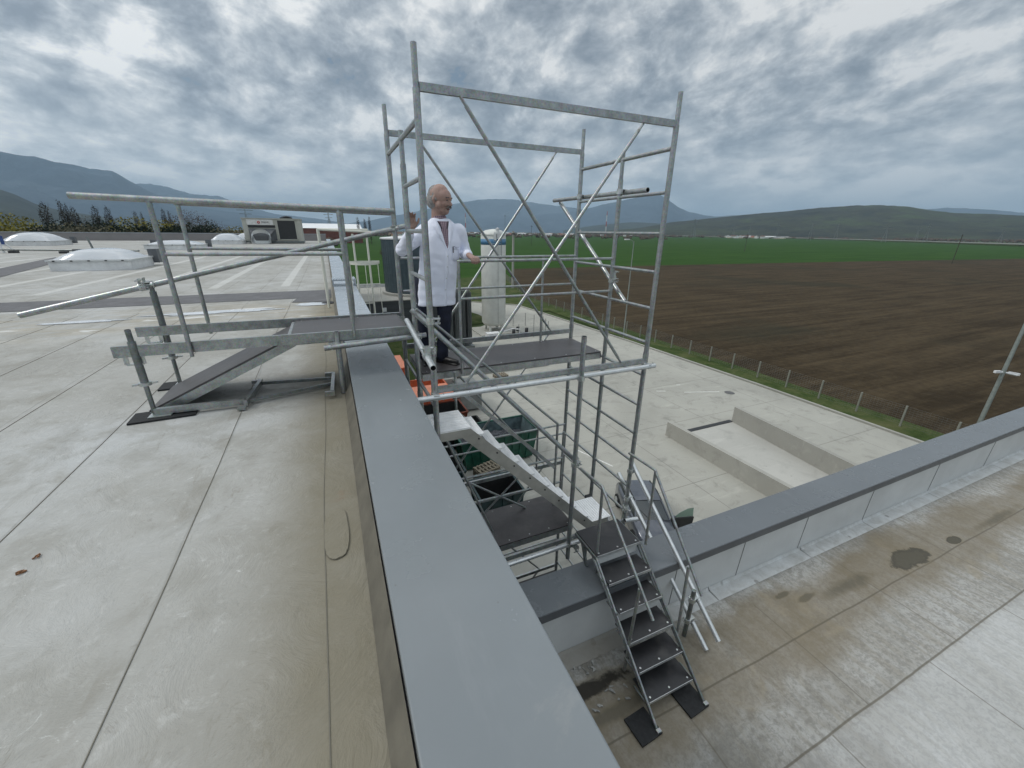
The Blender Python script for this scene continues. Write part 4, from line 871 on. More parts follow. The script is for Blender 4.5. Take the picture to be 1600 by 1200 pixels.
for (fa,wa,za),(fb,wb_,zb_) in zip([(-1.30,.59,1.405),(-.9,.60,1.46),(-.35,.605,1.485),(.05,.595,1.475)],[(-.9,.60,1.46),(-.35,.605,1.485),(.05,.595,1.475),(.27,.585,1.445)]):
    ra=[cp(fa,wa*(1-2*i/n),za+.04*(1-(1-2*i/n)**2)) for i in range(n+1)]; rb_=[cp(fb,wb_*(1-2*i/n),zb_+.04*(1-(1-2*i/n)**2)) for i in range(n+1)]
    mb.add(ra+rb_,[(i,i+1,n+2+i,n+1+i) for i in range(n)],True)
mb.build('roof',cm,car)
for s_ in (-1,1):
    MB().bar(cp(-1.28,s_*.60,1.42),cp(-.35,s_*.61,1.49),.035,.04).bar(cp(-.35,s_*.61,1.49),cp(.27,s_*.59,1.455),.035,.04).build('roof_rail',M['dark'],car)
    MB().bar(cp(.27,s_*.58,1.45),cp(1.0,s_*.75,.96),.05,.05).build('pillar',cm,car)
    MB().bar(cp(-.35,s_*.61,1.45),cp(-.3,s_*.80,.95),.06,.04).build('pillar',cm,car)
    for fx in (-1.28,1.25):
        c_=cp(fx,s_*.80,.31); w_=MB().tube(c_-CL*.1,c_+CL*.1,.31,24).build('wheel',M['black'],car); MB().tube(c_+CL*s_*.1,c_+CL*s_*.115,.2,16).build('rim',M['galvb'],w_)
    c_=cp(.82,s_*.98,.98); MB().ball(c_,.1,10,8,sc=(1.2,.8,.8)).build('wing_mirror',cm,car)
    MB().ball(cp(1.86,s_*.58,.62),.11,10,6).build('headlight',M['dome'],car)
MB().bar(cp(.99,.5,.975),cp(.55,.1,1.26),.012,.012).bar(cp(.99,-.1,.975),cp(.6,-.45,1.22),.012,.012).build('wiper',M['dark'],car)
# open front door on the car's left: hinge near the screen base, swung outward
H_=cp(.78,.88,0); DO=(CL*.96-CF*.12).normalized()
dp=[H_+Vector((0,0,.28)),H_+DO*1.02+Vector((0,0,.30)),H_+DO*1.06+Vector((0,0,.90)),H_+Vector((0,0,.92))]
th=CF*.07; MB().add(dp+[p+th for p in dp],[(0,1,2,3),(7,6,5,4),(0,4,5,1),(1,5,6,2),(2,6,7,3),(3,7,4,0)]).build('door',M['dark'],car)
dw=[H_+DO*.12+Vector((0,0,.93)),H_+DO*1.04+Vector((0,0,.91)),H_+DO*1.0+Vector((0,0,1.36)),H_+DO*.72+Vector((0,0,1.33)),H_+DO*.4+Vector((0,0,1.17))]
MB().add(dw+[p+CF*.006 for p in dw],[(0,1,2,3,4),(9,8,7,6,5)]+[(i,(i+1)%5,5+(i+1)%5,5+i) for i in range(5)]).build('door_glass',gg,car)
# ================================================================== FENCE ALONG THE FIELD
fn=thing('field_fence','wire mesh fence on pale concrete posts between the yard kerb and the ploughed field','fence',(35.2,20,0))
fp=simple('pale fence post',(.22,.225,.19),.85); y=6.9
i=0; FY=[]
while y<110:
    x=35.2+max(0,(y-72))*.27; MB().box(x-.05,x+.05,y-.05,y+.05,0,1.55).build('post',fp,fn); FY.append((x,y)); y+=2.72
wm,t=mat('thin wire mesh'); t.n('ShaderNodeOutputMaterial',None,Surface=t.n('ShaderNodeBsdfPrincipled',None,Base_Color=(.2,.21,.2),Roughness=.5,Metallic=.6).outputs[0])
mb=MB()
for (xa,ya),(xb,yb) in zip(FY,FY[1:]):
    for k_ in range(10): mb.bar((xa+.055,ya,.15+k_*.15),(xb+.055,yb,.15+k_*.15),.007,.007)
    for k_ in range(13): q_=k_/13; mb.bar((xa+.055+(xb-xa)*q_,ya+(yb-ya)*q_,.1),(xa+.055+(xb-xa)*q_,ya+(yb-ya)*q_,1.5),.005,.005)
mb.build('wires',wm,fn)
# ================================================================== LAMP POSTS
pm=simple('grey green steel pole',(.27,.30,.28),.5,.3)
def lamp(name,label,x,y,h,r,arm=None,cat='lamp post',cams=False,m=pm):
    t_=thing(name,label,cat,(x,y,0)); MB().tube((x,y,0),(x,y,h),r,12,r2=r*.55).build('pole',m,t_)
    if arm:
        for ax,ay in arm: 
            MB().path([(x,y,h-.1),(x+ax*.5,y+ay*.5,h+.15),(x+ax,y+ay,h+.18)],.035,8).build('arm',m,t_); MB().box(x+ax-.35,x+ax+.25,y+ay-.12,y+ay+.12,h+.12,h+.24).build('lamp_head',M['whitemem'],t_)
    if cams:
        for q in ((-.55,.05,.0),(.5,-.15,-.12)):
            MB().tube((x,y,cams),(x+q[0],y+q[1]*3,cams+q[2]),.06,8).build('bracket',M['whitemem'],t_)
            MB().bar((x+q[0]*.5,y+q[1],cams+q[2]*.5+.04),(x+q[0]*1.15,y+q[1]*3.4,cams+q[2]+.05),.12,.14).build('camera_housing',M['whitemem'],t_)
    return t_
lamp('lamp_post','tall grey pole at the right picture edge carrying two white cameras',36.3,9.15,11.5,.125,cams=4.9)
lamp('lamp_post','slim pale lamp post with a short arm to the left, standing in the fence line',33.2,40.3,11.6,.085,arm=[(-.9,.1)])
lamp('lamp_post','small twin-headed white lamp post beyond the lawn behind the tank',22.5,92,6.5,.08,arm=[(-.9,0),(1.0,-.2)],m=M['whitemem'])
cpp=thing('concrete_pole','square pale concrete utility pole right of the white tank','utility pole',(39,88.9,0))
MB().tube((39,88.9,0),(39,88.9,12.6),.32,8,r2=.26).build('pole',M['conc'],cpp); MB().tube((39,88.9,11.9),(39,88.9,12.1),.35,10).build('band',M['dark'],cpp)
# ================================================================== GAS TANK
tk=thing('gas_tank','tall white cylindrical gas tank with a blue band and lettering','tank',(19.05,49.6,.0))
tw=simple('white tank paint',(.60,.61,.57),.45,var=.07,vs=1.2)
tcx,tcy,tr=19.05,49.6,1.56
MB().lathe((tcx,tcy),[(0,.75),(.9,.8),(1.35,1.0),(tr,1.3),(tr,12.1),(1.45,12.35),(1.0,12.62),(0,12.78)],48).build('shell',tw,tk)
MB().lathe((tcx,tcy),[(tr+.004,10.95),(tr+.012,10.95),(tr+.012,11.62),(tr+.004,11.62)],48).build('band',simple('tank blue band',(.075,.20,.34),.5,var=.15),tk)
mb=MB(); mb.lathe((tcx,tcy),[(tr+.0,12.08),(tr+.05,12.08),(tr+.05,12.14),(tr+.0,12.14)],48); mb.build('top_ring',tw,tk)
MB().box(tcx-.5,tcx-.2,tcy-1.63,tcy-1.53,11.5,12.4).box(tcx-.12,tcx+.32,tcy-1.66,tcy-1.54,11.64,12.5).build('plate',M['whitemem'],tk)
for x_,z0,z1 in ((-.2,10.9,12.2),(.42,9.2,12.1),(.0,1.2,11.0)): MB().tube((tcx+x_,tcy-1.62,z0),(tcx+x_,tcy-1.62,z1),.035 if z0>5 else .015,8).build('pipe',M['galvd'],tk)
MB().lathe((tcx+.1,tcy-1.2),[(.2,12.3),(.2,12.75),(.28,12.8),(0,12.95)],14).build('vent',M['whitemem'],tk)
for zz_ in (3.1,4.75,9.2): MB().lathe((tcx,tcy),[(tr+.001,zz_),(tr+.01,zz_+.02),(tr+.001,zz_+.04)],48).build('weld_seam',M['parwall'],tk)
for i in range(4):
    a=math.pi/4+i*math.pi/2; MB().box(tcx+1.15*math.cos(a)-.12,tcx+1.15*math.cos(a)+.12,tcy+1.15*math.sin(a)-.12,tcy+1.15*math.sin(a)+.12,.15,1.35).build('leg',tw,tk)
MB().box(tcx-2.6,tcx+2.9,tcy-2.6,tcy+2.4,.0,.14).build('plinth',M['conc'],tk)
def blur_line(x0,x1,z,h,n,seed):
    q=random.Random(seed); mb=MB(); x=x0
    w=(x1-x0)/n
    for i in range(n):
        a=-math.pi/2+(x0+(i+.1)*w)/tr; b_=-math.pi/2+(x0+(i+.75)*w)/tr
        p=lambda a_,z_: (tcx+(tr+.016)*math.cos(a_),tcy+(tr+.016)*math.sin(a_),z_)
        mb.add([p(a,z),p(b_,z),p(b_,z+h*q.uniform(.8,1)),p(a,z+h*q.uniform(.8,1))],[(0,1,2,3)])
    return mb
blur_line(-.55,.45,11.32,.2,6,3).build('lettering',simple('pale blue grey lettering',(.30,.42,.52),.6),tk)
blur_line(-.8,.55,11.06,.12,10,5).build('lettering',simple('pale blue lettering',(.30,.42,.52),.6),tk)
vp=thing('vaporizer','row of tall grey finned vaporizer columns beside the white tank','vaporizer',(12.4,43.2,0))
fm=simple('grey aluminium fins',(.22,.235,.235),.45,.6)
for i in range(4):
    for j in range(3):
        x,y=11.35+i*.72,42.6+j*.72; mb=MB().tube((x,y,.4),(x,y,6.4),.04,6)
        for k_ in range(6):
            a=math.pi/3*k_+.2; mb.bar((x+.14*math.cos(a),y+.14*math.sin(a),.5),(x+.14*math.cos(a),y+.14*math.sin(a),6.3),.012,.2,(math.cos(a),math.sin(a),0))
        mb.build('fin_column',fm,vp)
MB().box(11.0,13.9,42.2,44.5,.0,.35).build('skid',GD,vp); mb=MB()
for j in range(3): mb.tube((11.3,42.6+j*.72,6.45),(13.6,42.6+j*.72,6.45),.05,6)
mb.build('header_pipe',GD,vp)
# railing and pipework at the tank foot
rl=thing('yard_railing','dark wire railing around the foot of the white tank','railing',(22,50,0))
pts=[(20.9,51.6),(24.2,50.6),(25.4,47.6),(24.6,44.6),(18.2,44.2)]
for (xa,ya),(xb,yb) in zip(pts,pts[1:]):
    L=math.hypot(xb-xa,yb-ya); n=max(1,round(L/2))
    for i in range(n): x,y=xa+(xb-xa)*i/n,ya+(yb-ya)*i/n; MB().tube((x,y,0),(x,y,1.9),.035,6).build('post',GD,rl)
mb=MB()
for (xa,ya),(xb,yb) in zip(pts,pts[1:]):
    for k_ in range(9): mb.bar((xa,ya,.15+k_*.2),(xb,yb,.15+k_*.2),.008,.008)
mb.build('wires',wm,rl)
vg=thing('valve_group','white and red valve cabinet pipework at the foot of the tank','pipework',(19,46.2,0))
MB().box(16.6,18.3,45.2,46.2,.0,.75).build('cabinet',M['whitemem'],vg); MB().path([(17,46,.5),(19,46.6,.5),(20.6,47,.7),(21.4,46.4,.7),(21.4,46.4,.1)],.07,8).build('pipe',M['whitemem'],vg)
MB().path([(19.4,45.6,.3),(23,45.9,.3)],.05,8).build('pipe',simple('red pipe',(.4,.08,.05)),vg); MB().path([(18,45.3,.2),(22.5,46.6,.2)],.06,8).build('pipe',GD,vg)
for x,y in ((20.4,46.0),(21.5,47.2),(22.3,46.2)): MB().lathe((x,y),[(.0,.9),(.22,.85),(.22,.3),(.0,.25)],12).build('valve',M['dark'],vg)
# ================================================================== PUMP HOUSE + WATER TANK
ph=thing('pump_house','low dark panelled pump house with a pale flat roof below the big water tank','building',(9,61,0))
dkp=simple('dark grey sandwich panel',(.055,.06,.065),.5,0,.08,2)
MB().box(2.2,16.8,54.4,68.5,0,3.88).build('wall',dkp,ph)
mb=MB()
for z in (1.0,1.9,2.8,3.5): mb.box(2.2,16.8,54.37,54.395,z,z+.03)
mb.build('panel_joint',M['dark'],ph)
MB().box(2.1,16.9,54.3,68.6,3.884,4.0).build('roof',M['conc'],ph)
mb=MB().tube((2.2,68.4,4.5),(7,68.4,4.5),.06,8).box(2.0,17,68.45,68.6,4.0,4.45); mb.build('roof_edge',M['whitemem'],ph)
MB().box(5.5,6.0,54.3,54.38,2.6,3.1).build('lamp',M['whitemem'],ph)
wt=thing('water_tank','big round blue-grey bolted steel water tank standing on the pump house','tank',(11.9,61,4))
tm=simple('blue grey tank sheet',(.075,.105,.12),.4,.3,.1,1.5)
MB().lathe((11.9,61),[(5.0,4.35),(5.0,11.35)],56).build('shell',tm,wt)
mb=MB()
for i in range(56):
    a=2*math.pi*i/56; mb.bar((11.9+5.0*math.cos(a),61+5.0*math.sin(a),4.35),(11.9+5.0*math.cos(a),61+5.0*math.sin(a),11.35),.05,.05,(math.cos(a),math.sin(a),0))
mb.build('sheet_rib',tm,wt)
for z in (5.5,6.9,8.3,9.7): MB().lathe((11.9,61),[(5.0,z),(5.035,z+.02),(5.0,z+.06)],56).build('hoop',tm,wt)
MB().lathe((11.9,61),[(5.5,4.0),(5.5,4.3),(5.0,4.34)],48,smooth=False).build('ring_base',M['conc'],wt)
MB().lathe((11.9,61),[(5.12,11.35),(5.12,11.52),(4.9,11.56),(0,11.95)],56,smooth=False).build('roof',M['whitemem'],wt)
# ================================================================== WAREHOUSES BEYOND
def shed(name,label,x0,x1,y0,y1,h,rise,mw,mr,along='x'):
    t_=thing(name,label,'building',((x0+x1)/2,(y0+y1)/2,0)); MB().box(x0,x1,y0,y1,0,h).build('wall',mw,t_)
    mb=MB()
    if along=='x':
        ym=(y0+y1)/2; mb.add([(x0-.4,y0-.4,h),(x1+.4,y0-.4,h),(x1+.4,ym,h+rise),(x0-.4,ym,h+rise),(x1+.4,y1+.4,h),(x0-.4,y1+.4,h)],[(0,1,2,3),(3,2,4,5),(0,3,5),(1,4,2)])
    mb.build('roof',mr,t_); return t_
wh=simple('white sheet roof',(.75,.76,.76),.5,0,.04,.3); rdw=simple('red brown wall',(.16,.05,.035),.8,0,.2,.5)
shed('warehouse','long warehouse with a white sheet roof and red brown wall beyond the far parapet',-20,34,455,500,13.5,4.5,rdw,wh)
shed('barn','long low barn with a dark grey roof behind the far parapet, left edge',-150,-82,122,140,8,5.2,simple('brown barn wall',(.09,.075,.06)),simple('dark fibre cement roof',(.075,.07,.075),.9,0,.15,.5))
# ================================================================== TREES
def leafmat(name,a,b,c):
    m,t=mat(name); p=coord(t); n=t.noise(p,.9,4,.7); n2=t.noise(p,6,3,.6)
    col=t.ramp(t.m('ADD',t.m('MULTIPLY',n,.5),t.m('MULTIPLY',n2,.5)),[(.35,a),(.5,b),(.66,c)])
    fin(t,t.n('ShaderNodeBsdfPrincipled',None,Base_Color=col,Roughness=.9,Specular_IOR_Level=.15).outputs[0]); return m
L_DK=leafmat('dark bare twigs',(.018,.016,.014),(.035,.030,.024),(.06,.05,.038)); L_EV=leafmat('dark conifer needles',(.008,.014,.010),(.016,.026,.016),(.03,.045,.024))
L_YE=leafmat('yellow green spring foliage',(.09,.085,.018),(.20,.18,.035),(.33,.29,.06)); L_OL=leafmat('olive grey shrub',(.05,.048,.032),(.11,.105,.07),(.20,.18,.12)); L_BR=leafmat('brown budding shrub',(.05,.035,.025),(.09,.065,.045),(.15,.11,.075))
BARK=simple('grey brown bark',(.06,.05,.04),.9)
def crown(mb,c,rx,rz,n,s,q,shape='round',lean=0):
    for _ in range(n):
        while True:
            u,v,w=q.uniform(-1,1),q.uniform(-1,1),q.uniform(-1,1)
            if shape=='col':
                if u*u+v*v<(1-abs(w)**1.6)*(.75+.5*noise.noise(Vector((u*2,w*6,c[0])))): break
            elif u*u+v*v+w*w<1 and noise.noise(Vector((u*2.1+c[0],v*2.1+c[1],w*2.1)))>-.22: break
        p=Vector((c[0]+u*rx+lean*w*rz,c[1]+v*rx,c[2]+w*rz)); a=Vector((q.gauss(0,1),q.gauss(0,1),q.gauss(0,1))).normalized(); b=a.cross(Vector((q.gauss(0,1),q.gauss(0,1),q.gauss(0,1)))).normalized()
        k_=s*q.uniform(.6,1.4); mb.add([p-a*k_*.5,p+b*k_*.35,p+a*k_*.5,p-b*k_*.35],[(0,1,2,3)])
def tree(name,label,cat,m,h,rx,shape='round',n=900,s=.35,seed=1,trunk=.25,lean=0,group=None,base=.15):
    q=random.Random(seed); t_=thing(name,label,cat,(0,0,0),group)
    mb=MB(); 
    if shape=='col':
        mb.tube((0,0,0),(lean*h*.0,0,h*.9),.22,7,r2=.04)
        for _ in range(26):
            z=q.uniform(h*.12,h*.8); a=q.uniform(0,6.28); L=q.uniform(.12,.22)*h; mb.tube((0,0,z),(math.cos(a)*rx*.8,math.sin(a)*rx*.8,z+L),.07,5,r2=.015)
        k_=MB(); crown(k_,(0,0,h*.54),rx,h*.47,n,s,q,'col')
    else:
        mb.tube((0,0,0),(0,0,h*.45),trunk,8,r2=trunk*.6)
        for _ in range(9):
            a=q.uniform(0,6.28); z=q.uniform(h*.2,h*.45); mb.tube((0,0,z),(math.cos(a)*rx*.7,math.sin(a)*rx*.7,z+h*q.uniform(.15,.4)),trunk*.4,5,r2=.03)
        k_=MB()
        cz=h*(1+base)/2; crown(k_,(0,0,cz),rx,h*(1-base)/2,n//2,s,q)
        for _ in range(5):
            a=q.uniform(0,6.28); crown(k_,(math.cos(a)*rx*.55,math.sin(a)*rx*.55,h*q.uniform(base+.2,.75)),rx*.55,h*.22,n//10,s,q)
    mb.build('trunk',BARK,t_,fix=False); k_.build('crown',m,t_,fix=False); TREE[t_.name]=kids(t_); return t_
def place_px(o,x,ytop,D,h0,proto_h,label=None,first=False,wide=1):
    """stand a tree on the plain in bearing x at distance D, scaled so that it is as tall as it should be"""
    d=px_ray(x,ytop); hh=math.hypot(d.x,d.y); X,Y=d.x/hh*D,d.y/hh*D; zt=12.5+d.z/hh*D; s_=max(.2,(zt+0)/proto_h)
    if first: c=o; c.location=(X,Y,0); c.rotation_euler=(0,0,rnd.uniform(0,6)); c.scale=(s_*wide,s_*wide,s_)
    else: c=dup(o,(X,Y,0),rnd.uniform(0,6),(s_*wide,s_*wide,s_))
    if label: c['label']=label
    return c
pop=tree('poplar','','tree',L_DK,20,1.9,'col',1700,.34,3,group='poplars in a row beyond the far parapet')
pl=['leftmost of the tall dark poplars beyond the far parapet','tallest dark poplar, second from the left beyond the parapet','slimmer poplar leaning on the second one','thin half bare poplar under the left end of the handrail tube','broad dark poplar fourth along the row','pointed dark poplar just left of the yellow willow','small poplar tip left of the yellow willow top','small poplar tip right above the yellow willow','dark poplar right of the tall handrail post','lower poplar beside it, right of the handrail post','slim poplar far away between the handrail and the tower','second slim far poplar between handrail and tower','third slim far poplar left of the tower']
for i,(x,yt,D,w) in enumerate(((63,313,190,1),(90,311,200,.8),(100,316,200,.6),(111,320,195,.8),(144,319,195,.9),(164,320,200,.85),(209,328,260,.7),(219,330,260,.6),(252,324,240,.7),(262,328,240,.6),(558,338,420,.8),(569,341,420,.9),(576,337,420,.7))):
    place_px(pop,x,yt,D,0,20,pl[i],i==0,w)
wil=tree('willow','','tree',L_YE,10,5.4,'round',5200,.33,5,base=.02)
place_px(wil,214,337,165,0,10,'big yellow-green willow beyond the far parapet, left of the handrail posts',True,1.25); place_px(wil,8,332,170,0,10,'yellow-green willow at the left picture edge behind the barn')
place_px(wil,372,352,150,0,10,'low yellowish bush just left of the rooftop unit')
shr=tree('shrub','','shrub',L_OL,8,4.6,'round',3600,.3,6,base=0)
for i,(x,yt,D) in enumerate(((82,352,140),(104,346,135),(118,350,138),(140,349,135),(167,353,130),(345,356,120),(360,354,122))):
    place_px(shr,x,yt,D,0,8,['olive grey shrub at the right end of the barn roof','rounded olive shrub below the second poplar','small olive shrub right of the rounded one','wide olive shrub below the broad poplar','pale shrub left of the dark bush beside the willow','low pale shrub above the parapet behind the middle skylights','low pale shrub left of the yellowish bush by the rooftop unit'][i],i==0)
evg=tree('conifer','','tree',L_EV,12,3.6,'round',4200,.4,8,base=.02)
for i,(x,yt,D) in enumerate(((75,345,160),(94,342,165),(130,344,160),(152,341,165),(160,346,150),(183,351,140),(195,345,150),(238,346,150),(262,352,140),(278,350,150),(290,345,150),(322,345,170),(128,352,150))):
    place_px(evg,x,yt,D,0,12,None,i==0)
evl=[o for o in bpy.data.objects if o.name.startswith('conifer')]
for o in evl: o['label']='dark bushy evergreen in the belt of trees beyond the far parapet'; o['group']='dark evergreens beyond the far parapet'
bar=tree('bare_tree','','tree',L_BR,12,4.6,'round',2600,.2,12,trunk=.3,base=.2)
for i,(x,yt,D) in enumerate(((286,325,190),(300,328,200),(309,334,200),(121,333,210),(275,334,230),(335,343,230))): place_px(bar,x,yt,D,0,12,None,i==0)
for o in bpy.data.objects:
    if o.name.startswith('bare_tree'): o['label']='leafless brown tree with a thin round crown among the houses beyond the parapet'; o['group']='bare trees beyond the far parapet'
bush=tree('bush','','bush',L_BR,6,4,'round',2400,.3,14,base=0)
for i in range(34):
    x=rnd.uniform(585,640) if i<9 else (rnd.uniform(330,372) if i<16 else rnd.uniform(640,1000))
    D=rnd.uniform(190,300) if i<9 else (rnd.uniform(140,180) if i<16 else rnd.uniform(1500,2400))
    d=px_ray(x,350); hh=math.hypot(d.x,d.y); s_=rnd.uniform(.5,1.0)*(1.3 if i>=16 else 1)
    if i==0: c=bush; c.location=(d.x/hh*D,d.y/hh*D,0); c.scale=(s_,s_,s_)
    else: c=dup(bush,(d.x/hh*D,d.y/hh*D,0),rnd.uniform(0,6),(s_,s_,s_))
for o in bpy.data.objects:
    if o.name.startswith('bush'):
        D_=math.hypot(o.location.x,o.location.y)
        o['label'],o['group']=(('low brown bush on the plain behind the water tank','bushes behind the water tank') if 185<D_<310 else ('low brown bush beyond the parapet left of the rooftop unit','bushes left of the rooftop unit') if D_<185 else ('brown bush far off by the distant town behind the tower','bushes by the distant town'))
# ================================================================== VILLAGE
RM=[simple('red tile roof',(.22,.075,.045),.8,0,.2,.6),simple('brown tile roof',(.13,.08,.06),.8,0,.2,.6),simple('grey sheet roof',(.28,.28,.28),.6,0,.15,.6)]
WM=[simple('cream house render',(.50,.45,.36),.8,0,.06,.5),simple('white house render',(.62,.62,.60),.8,0,.05,.5),simple('pale ochre render',(.42,.33,.22),.8,0,.06,.5)]
houses=[]
for i in range(5):
    w,d,h,rs=((10,8,3.2,3.2),(12,9,5.6,3.4),(9,9,3.4,3.8),(16,8,3.4,2.8),(11,8,5.8,3.2))[i]
    t_=thing('village_house','','house',(0,0,0)); MB().box(-w/2,w/2,-d/2,d/2,0,h).build('wall',WM[i%3],t_)
    MB().add([(-w/2-.4,-d/2-.5,h-.1),(w/2+.4,-d/2-.5,h-.1),(w/2+.4,0,h+rs),(-w/2-.4,0,h+rs),(w/2+.4,d/2+.5,h-.1),(-w/2-.4,d/2+.5,h-.1),],[(0,1,2,3),(3,2,4,5)]).add([(-w/2,-d/2,h),(-w/2,d/2,h),(-w/2,0,h+rs-.15),(w/2,-d/2,h),(w/2,d/2,h),(w/2,0,h+rs-.15)],[(0,1,2),(3,5,4)],mi=1).build('roof',[RM[(0,1,0,2,1)[i]],WM[i%3]],t_)
    for k_ in range(3):
        for s_ in (-1,1):
            x=-w/2+w*(k_+.5)/3
            for z in ([1.0,3.7] if h>5 else [1.0]): MB().box(x-.5,x+.5,s_*d/2-.03*(s_<0),s_*d/2+.03*(s_>0),z,z+1.3).build('window',M['dark'],t_)
    TREE[t_.name]=kids(t_); houses.append(t_)
used=set(); hn=0
reg=0
def put(x,D,zs=1):
    global hn
    d=px_ray(x,352); hh=math.hypot(d.x,d.y); i=rnd.randrange(5); L=(d.x/hh*D,d.y/hh*D,0)
    if i not in used: used.add(i); c=houses[i]; c.location=L; c.rotation_euler=(0,0,rnd.uniform(0,3.1))
    else: c=dup(houses[i],L,rnd.uniform(0,3.1))
    k_=['cream house with red tiled roof','tall white two-storey house with brown roof','ochre cottage with steep red roof','long cream house with grey sheet roof','tall white-walled house with red roof'][i]
    w_,g_=(('in the near village left of the rooftop unit','village houses left of the rooftop unit') if x<450 else ('between rooftop unit and man','houses between rooftop unit and man') if x<725 and D<4000 and D>=700 and reg==1 else ('in the distant town seen through the tower','houses of the distant town') if x<1060 else ('in the village below the hill','village at the foot of the hill'))
    c['group']=g_; c['label']=k_+' '+w_; c['category']='house'; hn+=1; return c
for _ in range(75): put(rnd.uniform(-20,385),260+abs(rnd.gauss(0,1))*420+rnd.uniform(0,200))
reg=1
for _ in range(30): put(rnd.uniform(480,720),700+abs(rnd.gauss(0,1))*700)
reg=2
for _ in range(70): put(rnd.uniform(640,1010),1500+rnd.uniform(0,1500))
for _ in range(26): put(rnd.gauss(1180,28),rnd.uniform(1500,1900))
whs=thing('distant_hall','','building',(0,0,0)); MB().box(-18,18,-8,8,0,5).build('wall',WM[1],whs); MB().add([(-19,-9,4.9),(19,-9,4.9),(19,0,7),(-19,0,7),(19,9,4.9),(-19,9,4.9)],[(0,1,2,3),(3,2,4,5),(0,3,5),(1,4,2)]).build('roof',wh,whs); TREE[whs.name]=kids(whs)
first=True
for x,D in ((855,1500),(815,1900),(790,2100),(920,2300),(890,1800),(1205,1700),(1172,1800),(655,1700),(738,2000),(35,420),(50,500)):
    d=px_ray(x,356); hh=math.hypot(d.x,d.y); L=(d.x/hh*D,d.y/hh*D,0)
    c=whs if first else dup(whs,L,0); c.location=L; c.rotation_euler=(0,0,-math.atan2(d.x,d.y)+rnd.uniform(-.3,.3)); first=False
    c['label']='far white-roofed hall on the plain, '+{855:'beyond the centre of the tower',815:'just right of the white tank top',790:'directly behind the white tank top',920:'left of the radio mast',890:'between tower braces, left of its right end frame',1205:'largest roof of the village below the hill',1172:'left of the village below the hill',655:'behind the raised hand of the man',738:'between the man and the white tank',35:'above the barn roof at the left edge',50:'above the right end of the barn roof'}[x]
# tree belts far away: one mass
mb=MB(); q=random.Random(4)
for _ in range(2600):
    x=q.choice((q.uniform(330,1050),q.uniform(0,500),q.uniform(1000,1700))); D=q.uniform(900,3200) if x>520 else q.uniform(350,1600)
    if x>1040: D=q.uniform(1500,2600)
    d=px_ray(x,352); hh=math.hypot(d.x,d.y); X,Y=d.x/hh*D,d.y/hh*D; s_=q.uniform(2,4.5); 
    if x>1040 and q.random()<.55: continue
    for k_ in range(5):
        p=Vector((X+q.uniform(-6,6),Y+q.uniform(-6,6),s_*q.uniform(.2,1.1))); mb.ball(p,s_*q.uniform(.5,.9),5,4)
tb=mb.build('far_tree_belts',L_BR,fix=False); tag(tb,kind='stuff'); tb['label']='dark tree and hedge belts far off across the plain'; tb['category']='woodland'
# ================================================================== PYLONS AND MASTS
def pylon(h=32):
    t_=thing('power_pylon','','pylon',(0,0,0)); mb=MB(); w=3.2
    for a,b in ((-1,-1),(1,-1),(1,1),(-1,1)): mb.bar((a*w,b*w,0),(a*.5,b*.5,h*.7),.3,.3).bar((a*.5,b*.5,h*.7),(a*.2,b*.2,h),.22,.22)
    for k_ in range(7):
        z0,z1=h*.1*k_,h*.1*(k_+1); s0,s1=w-(w-.5)*z0/(h*.7),w-(w-.5)*z1/(h*.7)
        for a,b,c,d in ((-1,-1,1,-1),(1,-1,1,1),(1,1,-1,1),(-1,1,-1,-1)): mb.bar((a*s0,b*s0,z0),(c*s1,d*s1,z1),.14,.14)
    mb.build('tower',GD,t_)
    for z,l in ((h*.72,6),(h*.84,8),(h*.95,5)): MB().bar((-l,0,z),(l,0,z),.3,.4).bar((-l,0,z),(0,0,z+1.6),.15,.15).bar((l,0,z),(0,0,z+1.6),.15,.15).build('cross_arm',GD,t_)
    TREE[t_.name]=kids(t_); return t_
py_=pylon(); first=True
for x,yt,D in ((1270,350,1250),(1311,351,1350),(1389,350,1150),(1437,354,1500),(1454,350,1150),(1217,349,1400),(1148,352,1900),(1173,353,1900),(1570,356,1300),(1087,343,1500),(381,322,900),(512,330,900)):
    d=px_ray(x,yt); hh=math.hypot(d.x,d.y); L=(d.x/hh*D,d.y/hh*D,0); s_=(12.5+d.z/hh*D)/32*1.03
    c=py_ if first else dup(py_,L); c.location=L; c.scale=(s_,)*3; c.rotation_euler=(0,0,rnd.uniform(0,3)); first=False
    c['group']='pylons across the plain'
    c['label']='lattice power pylon far on the plain, '+{1270:'third',1311:'fourth',1389:'fifth',1437:'sixth',1454:'seventh',1217:'second',1148:'',1173:'first',1570:'eighth',1087:'',381:'',512:''}[x]+' from the left below the long hill' if x not in (1148,1087,381,512) else {1148:'small lattice pylon above the village at the left end of the long hill',1087:'lattice pylon just right of the tower post, nearest the lone peak',381:'distant lattice pylon seen above the left end of the rooftop unit',512:'distant lattice pylon between the rooftop unit and the tower'}[x]
wp_=thing('wooden_pole','','utility pole',(0,0,0)); MB().tube((0,0,0),(0,0,9),.15,7,r2=.11).build('pole',BARK,wp_); MB().bar((-.9,0,8.5),(.9,0,8.5),.12,.12).build('cross_arm',BARK,wp_); TREE[wp_.name]=kids(wp_)
first=True
